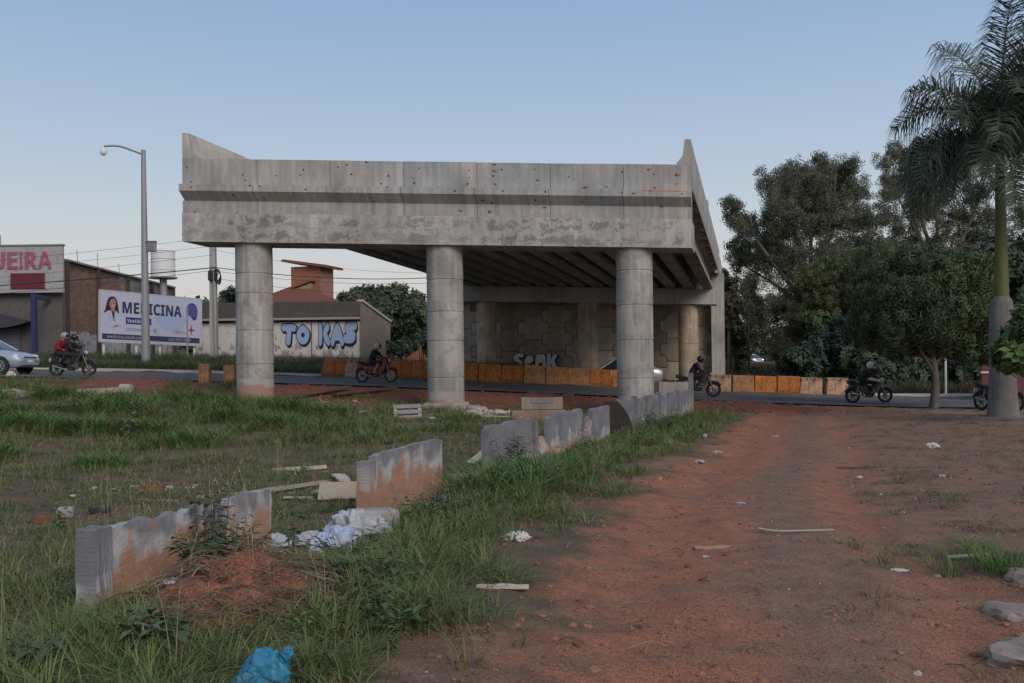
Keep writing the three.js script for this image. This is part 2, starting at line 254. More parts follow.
// the end wall's own concrete: tie holes, smears and cracks; the cap's: dark patches where the skin has flaked and mould sits
const WALLW = SR - SLf;
function faceUV(g, y0, h) { const p = g.attributes.position, uv = g.attributes.uv; for (let i = 0; i < p.count; i++) { const x = p.getX(i) + OV[0], s = x - SK * (-(p.getZ(i) + OV[2]) - 31), y = p.getY(i) + OV[1] - (SR - s) * SL; uv.setXY(i, (s - SLf) / WALLW, (y - y0) / h); } return g; }
const faceTex = canvasTex(2048, 384, (x, w, h) => {
  const im = x.createImageData(w, h), f = concreteFn(3, 0.37, [1, 0.965, 0.91]);
  for (let j = 0; j < h; j++) for (let i = 0; i < w; i++) {
    const u = i / w, v = j / h, c = f((u * 4.1) % 1, v * 0.68), st = 0.95 + 0.1 * sst(0.35, 0.75, pn(u * 150, v * 2.5, 150, 210)), big = 0.86 + 0.28 * pf(u, v * 0.17, 9, 220, 4), o = (j * w + i) * 4, blue = sst(0.52, 0.62, pf(u, v * 0.17, 7, 230, 3));
    im.data[o] = toS(c[0] * st * big * (1 - 0.06 * blue)); im.data[o + 1] = toS(c[1] * st * big); im.data[o + 2] = toS(c[2] * st * big * (1 + 0.06 * blue)); im.data[o + 3] = 255;
  }
  x.putImageData(im, 0, 0);
  const r = RNG(77), px = w / WALLW;
  for (let row = 0; row < 7; row++) for (let s = 0.5; s < WALLW; s += 1.22) if (r() < 0.62) { const cx = (s + 0.75 * (r() - 0.5)) * px, cy = h * ([0.1, 0.19, 0.27, 0.36, 0.47, 0.66, 0.83][row] + 0.05 * (r() - 0.5)); x.fillStyle = `rgba(38,36,36,${0.5 + 0.4 * r()})`; x.beginPath(); x.ellipse(cx, cy, 3 + 2 * r(), 3 + 3 * r(), 0, 0, 7); x.fill(); }
  for (let k = 0; k < 16; k++) { const cx = r() * w, cy = r() * h * 0.8; x.strokeStyle = `rgba(45,42,40,${0.25 + 0.4 * r()})`; x.lineWidth = 1 + 1.5 * r(); x.beginPath(); x.moveTo(cx, cy); x.quadraticCurveTo(cx + 20 * (r() - 0.5), cy + 20, cx + 50 * (r() - 0.5), cy + 20 + 40 * r()); x.stroke(); }
  for (let k = 0; k < 22; k++) { const cx = r() * w, cy = r() * h; x.fillStyle = `rgba(50,48,48,${0.2 + 0.4 * r()})`; for (let q = 0; q < 5; q++) { x.beginPath(); x.ellipse(cx + 16 * (r() - 0.5), cy + 8 * (r() - 0.5), 2 + 7 * r(), 1 + 3 * r(), r() * 3, 0, 7); x.fill(); } }
  x.fillStyle = 'rgba(170,105,65,0.55)'; for (let k = 0; k < 60; k++) x.fillRect(w * (0.905 + 0.08 * r()), h * (0.335 + 0.008 * r()), 20, 2);
  for (const [u, a] of [[0.42, 0.3], [0.56, 0.25], [0.98, 0.3]]) { x.fillStyle = `rgba(205,200,190,${a})`; x.fillRect(w * u, 0, 26, h); }
});
const capTex = canvasTex(2048, 128, (x, w, h) => {
  const im = x.createImageData(w, h), f = concreteFn(8, 0.38, [1, 0.96, 0.905]);
  for (let j = 0; j < h; j++) for (let i = 0; i < w; i++) {
    const u = i / w, v = j / h, c = f((u * 4.1) % 1, v * 0.23), X = u * WALLW, Y = (1 - v) * 0.93, wx = X + 0.25 * fbm2(X * 2, Y * 2 + 9), wy = Y + 0.12 * fbm2(X * 2 + 5, Y * 2), a = fbm2(wx * 1.5, wy * 2.3, 6), b = fbm2(wx * 7.6 + 40, wy * 5.6, 4), rowA = Math.exp(-(((Y - 0.68) / 0.17) ** 2)), rowB = Math.exp(-(((Y - 0.2) / 0.16) ** 2));
    const dark = sst(0.15, 0.22, a * 0.8 + b * 0.5 + 0.36 * Math.max(rowA * (0.7 + 0.5 * n2(X * 0.4, 5)), rowB) - 0.08 - 0.16 * n2(X * 0.3, 3)), k = mix(1.04, 0.63, dark * (0.6 + 0.4 * sst(-0.3, 0.3, n2(X * 0.35 + 2, 1)))) * (0.86 + 0.24 * pn(u * 110, v * 1.4, 110, 240)) * (0.92 + 0.16 * pn(u * 24, 0.5, 24, 241)), o = (j * w + i) * 4;
    im.data[o] = toS(c[0] * k); im.data[o + 1] = toS(c[1] * k); im.data[o + 2] = toS(c[2] * k); im.data[o + 3] = 255;
  }
  x.putImageData(im, 0, 0);
});
const faceMat = mat([1, 1, 1], 0.92, { map: faceTex, bumpMap: rep(T.concreteBump, 0.2), bumpScale: 0.004 });
const capMat = mat([1, 1, 1], 0.93, { map: capTex });
const overpass = thing('unfinished_overpass', 'unfinished concrete overpass deck ending in mid-air on round columns across the field', 'overpass', OV);
part(overpass, 'pier_cap', faceUV(slab(SLf, SR, 0, 1.5, CB, CB + 0.925), CB, 0.93), capMat);
const back = part(overpass, 'pier_cap', merge([slab(SLf, SR - 0.15, 26.6, 28.2, CB, CB + 0.925)]), M.concrete);
{
  const cuts = [SLf]; for (let s = SLf + 2.42; s < SR - 1; s += 2.37) cuts.push(s); cuts.push(SR);
  for (let i = 0; i < cuts.length - 1; i++) {
    const a = cuts[i] + (i ? 0.008 : 0), b = cuts[i + 1] - (i < cuts.length - 2 ? 0.008 : 0), j = () => 0.008 * (R() - 0.5), y0 = CB;
    part(overpass, 'end_wall_panel', faceUV(slab(a, b, 0.06 + j(), 0.5, y0 + 0.928, y0 + 1.33), y0, 2.7), faceMat);
    part(overpass, 'corbel_panel', faceUV(sweepS([[0.06, y0 + 1.333], [-0.25, y0 + 1.6], [-0.25, y0 + 1.815], [0.45, y0 + 1.815], [0.45, y0 + 1.333]], a + (i ? 0 : 0.06), b), y0, 2.7), faceMat);
    part(overpass, 'end_wall_panel', faceUV(hexa([bp(a, 0.05 + j(), y0 + 1.818), bp(b, 0.05 + j(), y0 + 1.818), bp(b, 0.42, y0 + 1.818), bp(a, 0.42, y0 + 1.818), bp(a, 0.05, y0 + 2.69 + j() * 2), bp(b, 0.05, y0 + 2.69 + j() * 2), bp(b, 0.42, y0 + 2.69), bp(a, 0.42, y0 + 2.69)]), y0, 2.7), faceMat);
  }
}
part(overpass, 'deck_slab', slab(SLf + 0.02, SR - 0.02, 0.425, 29, CB + 2.3, CB + 2.52), M.concrete);
for (let i = 0; i < 14; i++) {
  const c = -9.0 + (i * (5.2 + 9.0)) / 13, y0 = CB + 0.93 + 0.03;
  part(overpass, 'girder', sweepT([[c - 0.3, y0], [c + 0.3, y0], [c + 0.3, y0 + 0.2], [c + 0.1, y0 + 0.38], [c + 0.1, y0 + 1.08], [c + 0.34, y0 + 1.22], [c + 0.34, y0 + 1.335], [c - 0.34, y0 + 1.335], [c - 0.34, y0 + 1.22], [c - 0.1, y0 + 1.08], [c - 0.1, y0 + 0.38], [c - 0.3, y0 + 0.2]], 0.52, 28.1), i === 13 ? M.concreteWarm : M.concrete);
}
for (const [side, e] of [[1, SR], [-1, SLf]]) {
  const prof = [[e + side * 0.0, CB + 2.02], [e, CB + 3.52], [e - side * 0.2, CB + 3.52], [e - side * 0.27, CB + 2.98], [e - side * 0.46, CB + 2.76], [e - side * 0.46, CB + 2.53], [e - side * 0.028, CB + 2.53], [e - side * 0.028, CB + 2.02]];
  for (const [t0, t1] of [[0.06, 7.0], [7.03, 14.0], [14.03, 21.0], [21.03, 28.9]]) part(overpass, 'parapet', sweepT(prof, t0, t1), side > 0 ? M.concrete : M.concretePale);
}
for (let k = 0; k < 10; k++) part(overpass, 'deck_bracket', slab(5.52, 5.81, 2.2 + k * 2.6, 2.45 + k * 2.6, CB + 2.06, CB + 2.29), M.concretePale);
part(overpass, 'parapet_post', slab(SR - 0.21, SR - 0.02, 13.6, 14.1, CB + 3.525, CB + 3.95), M.concrete);
T.column = tex(512, 512, (u, v) => { const c = concreteFn(5, 0.39, [1, 0.955, 0.885])(u, v), s = (0.8 + 0.28 * pn(u * 30, v * 1.2, 30, 260) + 0.12 * pn(u * 7, v * 4, 7, 261)) * (pf(u, v, 10, 262, 4) > 0.62 ? 0.84 : 1) * (pn(u * 44, v * 0.9, 44, 263) > 0.86 ? 0.8 : 1); return c.map((q) => q * s); });
M.column = mat([1, 1, 1], 0.9, { map: rep(T.column, 3.77), bumpMap: rep(T.concreteBump, 1.9), bumpScale: 0.005 });
T.columnFoot = tex(512, 128, (u, v) => { const c = concreteFn(5, 0.39, [1, 0.955, 0.885])(u, v / 4), e = sst(-0.06, 0.06, 0.55 + 0.4 * (pf(u, v / 4, 8, 270, 4) - 0.5) * 2 + 0.3 * (pn(u * 5, 0, 5, 271) - 0.5) - v); return [mix(c[0], 0.34, e * 0.75), mix(c[1], 0.19, e * 0.75), mix(c[2], 0.12, e * 0.75)]; });
M.columnTan = mat([1.22, 1.04, 0.86], 0.9, { map: rep(T.column, 3.77) });
M.columnFoot = mat([1, 1, 1], 0.92, { map: T.columnFoot });
function column(s, t, footY, topOff, seg) {
  const r = 0.6, top = CB - 0.003 + (SR - s) * SL, rings = [], prof = [new THREE.Vector2(r, footY + 0.72)]; let y = footY + 0.72;
  const joints = seg.map((q) => top - q).filter((q) => q > footY + 0.9).sort((a, b) => a - b);
  for (const jy of joints) { prof.push(new THREE.Vector2(r, jy - 0.03), new THREE.Vector2(r - 0.014, jy - 0.01), new THREE.Vector2(r - 0.014, jy + 0.01), new THREE.Vector2(r + 0.006, jy + 0.03)); }
  prof.push(new THREE.Vector2(r, top));
  const g = new THREE.LatheGeometry(prof, 40), p = g.attributes.position, uv = g.attributes.uv;
  for (let i = 0; i < p.count; i++) uv.setXY(i, uv.getX(i) * 3.77, p.getY(i));
  const c = part(overpass, 'column', toCreasedNormals(flat(g), 0.5), t > 5 ? M.columnTan : M.column), [x, , z] = bp(s, t, 0); c.position.set(x, -OV[1], z); c.rotation.y = s * 1.7;
  const f = new THREE.LatheGeometry([new THREE.Vector2(r + 0.002, footY - 0.6), new THREE.Vector2(r + 0.002, footY), new THREE.Vector2(r + 0.002, footY + 0.72)], 40), fp = f.attributes.position, fu = f.attributes.uv;
  for (let i = 0; i < fp.count; i++) fu.setXY(i, fu.getX(i), clamp((fp.getY(i) - footY) / 0.72, 0.02, 0.98));
  part(c, 'column_foot', flat(f), M.columnFoot);
}
column(-8.66, 0.72, 0.68, 0, [0.98, 1.63, 2.85, 3.95, 4.6]); column(-2.36, 0.72, 0.2, 0, [1.1, 2.15, 3.1, 4.3]); column(3.9, 0.72, 0, 0, [0.72, 1.85, 3.0, 4.25]);
for (const s of [-8.31, -2.15, 3.95]) column(s, 27.4, 0.9, 0, [1.2, 2.4, 3.5]);
// ---------------------------------------------------------------- abutment: retaining wall of interlocking panels, side walls, approach ramp
const wallO = [2, 0.5, -61]; const ab = thing('retaining_wall', 'dark retaining wall of interlocking concrete panels behind the rear columns of the overpass', 'retaining wall', wallO);
const wp = (s, t, y) => [s + SK * t - wallO[0], y - wallO[1], -31 - t - wallO[2]];
const wslab = (s0, s1, t0, t1, y0, y1) => hexa([wp(s0, t0, y0), wp(s1, t0, y0), wp(s1, t1, y0), wp(s0, t1, y0), wp(s0, t0, y1), wp(s1, t0, y1), wp(s1, t1, y1), wp(s0, t1, y1)]);
part(ab, 'backing', wslab(SLf - 0.9, SR - 0.05, 30.2, 30.9, 0.3, 7.95), M.concrete);
part(ab, 'bearing_shelf', wslab(SLf - 0.9, SR + 0.1, 29.05, 30.19, 6.05, 6.32), M.concrete);
{
  const wallPanelMats = [[1.1, 1.0, 0.88], [1.25, 1.15, 1.02], [0.92, 0.82, 0.7], [1.32, 1.22, 1.1], [1.0, 0.86, 0.7]].map((c) => mat(c, 0.95, { map: rep(T.concrete, 3.7), bumpMap: rep(T.concreteBump, 2), bumpScale: 0.01 }));
  // cross-shaped facing panels, each column of them set half a panel higher than its neighbour so that the shoulders interlock
  const gp = 0.019, outline = [[-0.55, -0.75], [0.55, -0.75], [0.55, -0.45], [0.63, -0.375], [0.95, -0.375], [0.95, 0.375], [0.63, 0.375], [0.55, 0.45], [0.55, 0.75], [-0.55, 0.75], [-0.55, 0.45], [-0.63, 0.375], [-0.95, 0.375], [-0.95, -0.375], [-0.63, -0.375], [-0.55, -0.45]];
  const g = metric(new THREE.ExtrudeGeometry(new THREE.Shape(outline.map(([x, y]) => new THREE.Vector2(x - Math.sign(x) * gp * 2.4, y - Math.sign(y) * gp * 2.4))), { depth: 0.1, bevelEnabled: true, bevelSize: 0.03, bevelThickness: 0.03, bevelSegments: 1, curveSegments: 2 }));
  for (let c = 0; c < 12; c++) for (let k = 0; k < 5; k++) {
    const s = SLf + c * 1.5, y = 0.6 + k * 1.5 + (c % 2) * 0.75; if (s > SR - 0.9 || y > 5.6) continue;
    const m = part(ab, 'facing_panel', g, wallPanelMats[Math.floor(hash(k + 5, c, 3) * 5)]), q = wp(s, 30.2, y); m.position.set(q[0], q[1], q[2] + 0.02 + 0.03 * hash(k, c, 9)); m.rotation.set(0.012 * (hash(k, c, 1) - 0.5), 0.02 * (hash(k, c, 2) - 0.5), 0.012 * (hash(k, c, 4) - 0.5));
  }
  part(ab, 'corner_pilaster', wslab(SR - 0.55, SR + 0.25, 29.0, 30.05, 0.3, 7.6), M.concrete);
  part(ab, 'backwall', wslab(SLf - 0.5, SR - 0.3, 29.1, 30.19, 6.33, 8.1), M.concrete);
}
const ramp = thing('approach_ramp', 'long concrete side wall of the approach ramp receding behind the overpass with vines', 'ramp wall', [15, 0.5, -66]);
const rp = (s, t, y) => [s + SK * t - 15, y - 0.5, -31 - t + 66];
{
  const top = (t) => mix(8.9, 3.2, clamp((t - 30) / 75));
  for (let t = 30.95, k = 0; t < 104; t += 6.02, k++) {
    const a = t, b = t + 5.99, q = (s0, s1, y0a, y0b, y1a, y1b) => hexa([rp(s0, a, y0a), rp(s1, a, y0a), rp(s1, b, y0b), rp(s0, b, y0b), rp(s0, a, y1a), rp(s1, a, y1a), rp(s1, b, y1b), rp(s0, b, y1b)]);
    for (const [s, n] of [[SR - 0.25, 1], [SLf - 0.2, -1]]) {
      part(ramp, 'side_wall_panel', q(s, s + 0.3, 0, 0, top(a) - 1.0, top(b) - 1.0), k % 2 ? M.concrete : M.concreteWarm);
      part(ramp, 'parapet', q(s + 0.02, s + 0.24, top(a) - 0.99, top(b) - 0.99, top(a), top(b)), M.concretePale);
    }
    part(ramp, 'ramp_deck', q(SLf + 0.12, SR - 0.26, 0.2, 0.2, top(a) - 1.05, top(b) - 1.05), M.asphalt);
  }
}
// ---------------------------------------------------------------- orange road barriers
{
  const tones = [[0.56, 0.19, 0.055], [0.5, 0.25, 0.12], [0.62, 0.22, 0.06], [0.54, 0.35, 0.22], [0.48, 0.19, 0.09]];
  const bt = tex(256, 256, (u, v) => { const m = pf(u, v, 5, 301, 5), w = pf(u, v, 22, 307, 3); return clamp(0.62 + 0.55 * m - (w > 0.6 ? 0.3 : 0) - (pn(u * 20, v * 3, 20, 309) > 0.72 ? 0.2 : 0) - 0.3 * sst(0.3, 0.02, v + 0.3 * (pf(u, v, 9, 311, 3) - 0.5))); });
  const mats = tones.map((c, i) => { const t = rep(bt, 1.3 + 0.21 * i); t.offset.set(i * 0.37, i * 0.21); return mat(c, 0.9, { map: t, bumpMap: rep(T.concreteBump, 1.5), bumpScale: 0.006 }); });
  const geo = (seed) => { const g = new RoundedBoxGeometry(1.02, 0.86, 0.46, 3, 0.035), p = g.attributes.position; for (let i = 0; i < p.count; i++) if (p.getY(i) > 0) p.setZ(i, p.getZ(i) * 0.8); return metric(jiggle(g, 0.022, 3.2, seed).translate(0, 0.43, 0)); };
  const variants = [geo(1), geo(5), geo(9)], feet = { '-0.3': box(0.2, 0.1, 0.5, -0.3, 0.03, 0), 0.3: box(0.2, 0.1, 0.5, 0.3, 0.03, 0) }, foot = (a) => feet[a];
  const ord = ['first', 'second', 'third', 'fourth', 'fifth', 'sixth', 'seventh', 'eighth', 'ninth', 'tenth', 'eleventh', 'twelfth', 'thirteenth', 'fourteenth', 'fifteenth'];
  const put = (x, k, label, group, d = 46.1, m) => {
    const t = thing('road_barrier', label, 'barrier', [x, yRd(x, 46.1) - 0.0, -d - 0.06 * R()], 0.1 * (R() - 0.5), group); t.rotation.z = -0.045 + 0.03 * (R() - 0.5); t.rotation.x = 0.04 * (R() - 0.5); t.scale.set(1.0 + 0.03 * R(), 0.97 + 0.06 * R(), 1);
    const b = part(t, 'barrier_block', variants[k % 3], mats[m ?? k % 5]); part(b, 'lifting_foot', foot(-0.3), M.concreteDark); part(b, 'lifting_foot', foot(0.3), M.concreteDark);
  };
  const tone = [0, 3, 4, 0, 0, 0, 2, 2, 0, 1, 1, 1, 0, 2, 1];
  for (let k = 0; k < 14; k++) put(-8.55 + k * 1.066, k, `orange road barrier, ${ord[k]} from the left in the long row under the overpass`, 'barriers in the long row under the overpass', 46.1, tone[k]);
  ['half hidden behind the motorcycle wheel', 'second from the overpass', 'brightest of those right of the overpass', 'fourth from the overpass', 'faded, fifth from the overpass'].forEach((l, k) => put([9.95, 11.05, 12.12, 13.2, 14.3][k], k + 1, `orange road barrier right of the overpass, ${l}`, 'barriers right of the overpass', 46.1, [3, 1, 2, 0, 3][k]));
  put(15.55, 2, 'faded orange road barrier standing apart at the right end of the row', 'barriers right of the overpass', 46.1, 3);
  for (const [x, l] of [[-11.55, 'stubby orange barrier end nearest the utility pole, left of the left column'], [-10.62, 'stubby orange barrier end touching the left side of the left column']]) { const t = thing('road_barrier', l, 'barrier', [x, H(x, -36.1) - 0.05, -36.1], 0.03, 'stub barriers by the left column'); part(t, 'barrier_block', metric(jiggle(new RoundedBoxGeometry(0.4, 0.74, 0.42, 3, 0.06), 0.02, 3, x).translate(0, 0.37, 0)), mats[1]); }
}
// ---------------------------------------------------------------- camera pole
{
  const p = thing('camera_pole', 'tall grey steel pole with curved arm carrying a dome camera', 'pole', [-19.06, 1.75, -50]);
  part(p, 'shaft', flat(new THREE.CylinderGeometry(0.115, 0.23, 11.6, 12).translate(0, 5.8, 0)), M.galv);
  part(p, 'base_plate', flat(new THREE.CylinderGeometry(0.34, 0.36, 0.12, 12).translate(0, 0.1, 0)), M.galv);
  for (const y of [3.9, 7.6]) part(p, 'joint_collar', flat(new THREE.CylinderGeometry(0.2 - y * 0.008, 0.205 - y * 0.008, 0.08, 12).translate(0, y, 0)), M.steel);
  part(p, 'arm', flat(tube([[0, 11.35, 0], [-0.5, 11.55, 0], [-1.2, 11.8, 0], [-1.6, 11.84, 0], [-2.05, 11.82, 0]], 0.05, 20, 8)), M.galv);
  const c = part(p, 'dome_camera', flat(new THREE.LatheGeometry([[0.001, 0], [0.08, 0.01], [0.14, 0.07], [0.16, 0.16], [0.17, 0.2], [0.15, 0.34], [0.05, 0.4], [0.04, 0.5]].map((q) => new THREE.Vector2(...q)), 16).translate(-2.08, 11.34, 0)), M.white);
  part(c, 'lens_dome', flat(new THREE.SphereGeometry(0.15, 14, 10, 0, 7, Math.PI / 2, Math.PI / 2).translate(-2.08, 11.5, 0)), M.black);
  const b = part(p, 'equipment_box', rbox(0.42, 0.5, 0.3, 0.02, 0.38, 6.55, 0.02), M.galv); part(b, 'box_door', rbox(0.34, 0.42, 0.02, 0.008, 0.38, 6.55, 0.18), M.steel); part(b, 'rain_hood', box(0.5, 0.03, 0.4, 0.38, 6.82, 0.02), M.steel);
}
// ---------------------------------------------------------------- shop with the big sign
{
  const s = thing('shop_building', 'shop front at left edge with large white sign and pink letters', 'shop', [-29, 2.0, -58]);
  const paintW = mat([0.62, 0.63, 0.66], 0.85, { map: rep(T.plaster, 5) }), dark = mat([0.05, 0.052, 0.06], 0.9), shut = mat([0.12, 0.14, 0.17], 0.7, { metalness: 0.3 });
  part(s, 'wall', box(9, 5.2, 0.4, -2.8, 2.4, -0.6), mat([0.2, 0.19, 0.185], 0.95, { map: rep(T.plaster, 4) }));
  const sg = part(s, 'sign_board', rbox(9, 2.82, 0.22, 0.02, -2.52, 6.1, 0), paintW);
  part(sg, 'sign_cap', box(9.1, 0.09, 0.34, -2.52, 7.56, 0), mat([0.2, 0.2, 0.2], 0.9)); for (const y of [4.95, 5.35]) part(sg, 'panel_seam', box(9, 0.03, 0.02, -2.52, y, 0.112), mat([0.3, 0.3, 0.33], 0.8));
  part(sg, 'maroon_panel', rbox(2.05, 0.95, 0.06, 0.01, -0.12, 5.4, 0.15), mat([0.13, 0.016, 0.028], 0.6));
  const font = await new FontLoader().loadAsync('fonts/droid/droid_sans_bold.typeface.json'), pink = mat([0.34, 0.1, 0.16], 0.8);
  for (const [ch, x0, x1] of [['U', -2.25, -1.49], ['E', -1.34, -0.74], ['I', -0.62, -0.42], ['R', -0.27, 0.46], ['A', 0.5, 1.32]]) {
    const g = new TextGeometry(ch, { font, size: 1, depth: 0.05, curveSegments: 6 }); g.computeBoundingBox(); const b = g.boundingBox; g.translate(-b.min.x, -b.min.y, 0).scale((x1 - x0) / (b.max.x - b.min.x), 1.05 / (b.max.y - b.min.y), 1).translate(x0, 6.12, 0.115); part(sg, 'letter', flat(g), pink);
  }
  part(s, 'awning', flat(new THREE.CylinderGeometry(3.2, 3.2, 1.0, 24, 1, false, -0.9, 1.8).rotateX(Math.PI / 2).scale(1, 0.32, 1).translate(-2.3, 3.55, 0.3)), dark);
  const roll = part(s, 'roller_shutter', box(3.8, 2.9, 0.06, -2.75, 1.6, -0.35), shut); for (let k = 0; k < 14; k++) part(roll, 'shutter_slat', rbox(3.8, 0.19, 0.04, 0.015, -2.75, 0.3 + k * 0.2, -0.3), shut);
  part(s, 'blue_pillar', rbox(0.27, 4.6, 0.3, 0.02, 0.96, 2.2, 1.6), mat([0.022, 0.035, 0.11], 0.7)); part(s, 'pillar_bracket', box(0.2, 0.25, 1.8, 0.96, 4.35, 0.7), dark);
  part(s, 'roof_pipe', bar([-2.05, 7.5, -0.3], [-2.05, 8.25, -0.3], 0.1), M.concrete);
}
// ---------------------------------------------------------------- brick building behind the billboard
{
  const W = 19, Hh = 6.75;
  const wallTex = canvasTex(2048, 768, (x, w, h) => {
    const im = x.createImageData(w, h);
    for (let j = 0; j < h; j++) for (let i = 0; i < w; i++) {
      const X = (i / w) * W, Y = (1 - j / h) * Hh, row = Math.floor(Y / 0.15), bx = X / 0.24 + (row % 2) * 0.5, col = Math.floor(bx), fx = bx - col, fy = Y / 0.15 - row, mort = fx < 0.07 || fy < 0.14;
      const t = hash(row, col, 4), v = fbm2(X * 0.8, Y * 0.8), e = 0.9 + 0.25 * v; let c = mort ? [0.2, 0.17, 0.14] : [0.2 * (0.7 + 0.6 * t) * e, 0.115 * (0.7 + 0.5 * t) * e, 0.075 * (0.7 + 0.5 * t) * e];
      const white = 2.4 + 0.35 * fbm2(X * 0.6, 3) + 0.2 * fbm2(X * 3, Y * 3), pl = X > 8.2 && X < 15.5 && Y > 5.35 + 0.5 * fbm2(X * 0.7, Y * 0.7) - 0.15 * (X - 8);
      if (Y < white) { const k = 0.42 * (0.75 + 0.5 * pf(X / 19, Y / 19, 40, 320, 3)) * (fbm2(X * 1.6, Y * 1.6 + 7) > 0.28 ? 0.55 : 1); c = [k, k * 0.98, k * 0.95]; } else if (pl) { const k = 0.24 * (0.8 + 0.5 * fbm2(X, Y)); c = [k, k * 0.96, k * 0.9]; } else if (Y > Hh - 0.35 - 0.25 * fbm2(X * 1.3, 9)) c = c.map((q) => q * 0.4 + 0.012);
      const o = (j * w + i) * 4; im.data[o] = toS(c[0]); im.data[o + 1] = toS(c[1]); im.data[o + 2] = toS(c[2]); im.data[o + 3] = 255;
    }
    x.putImageData(im, 0, 0);
  });
  const b = thing('brick_building', 'long old brick building with peeling white lower wall behind the billboard', 'building', [-27.5, 2.0, -59.2]);
  const g = box(12, Hh, W, -6, Hh / 2, -W / 2), uv = g.attributes.uv, p = g.attributes.position, n = g.attributes.normal;
  for (let i = 0; i < p.count; i++) uv.setXY(i, Math.abs(n.getX(i)) > 0.5 ? -p.getZ(i) / W : -p.getX(i) / 12, p.getY(i) / Hh);
  part(b, 'wall', g, mat([1, 1, 1], 0.95, { map: wallTex }));
  part(b, 'parapet_coping', box(0.35, 0.12, W + 0.1, 0, Hh + 0.06, -W / 2), M.concreteDark); part(b, 'roof', box(11.6, 0.1, W - 0.3, -6.1, Hh + 0.05, -W / 2), M.plasterGrey);
  for (const z of [-0.1, -4.6, -9.5, -14.2, -W + 0.2]) part(b, 'brick_pier', box(0.16, Hh - 0.02, 0.4, 0.07, Hh / 2, z), mat([0.15, 0.1, 0.075], 0.95, { map: rep(T.plaster, 1) }));
  for (const [z, h] of [[-2, 0.9], [-5, 1.1], [-8.5, 0.8], [-13, 0.9]]) part(b, 'rebar_stub', bar([-0.1, Hh, z], [-0.12, Hh + h, z + 0.05], 0.022), M.steel);
  const k = thing('water_tank', 'white round water tank on a stub post above the brick building', 'water tank', [-25.35, 8.78, -70]);
  part(k, 'tank_body', flat(new THREE.CylinderGeometry(0.84, 0.86, 1.85, 28).translate(0, 0.95, 0)), M.white); part(k, 'tank_lid', flat(new THREE.CylinderGeometry(0.2, 0.88, 0.1, 28).translate(0, 1.93, 0)), mat([0.55, 0.55, 0.56], 0.7)); part(k, 'platform', flat(new THREE.CylinderGeometry(0.98, 0.98, 0.1, 24).translate(0, -0.03, 0)), M.galv); part(k, 'post', flat(new THREE.CylinderGeometry(0.26, 0.28, 6.9, 12).translate(0, -3.5, 0)), M.galv);
  for (const y of [0.5, 1.3]) part(k, 'tank_rib', flat(new THREE.TorusGeometry(0.86, 0.02, 6, 28).rotateX(Math.PI / 2).translate(0, y, 0)), mat([0.5, 0.5, 0.5], 0.7));
}
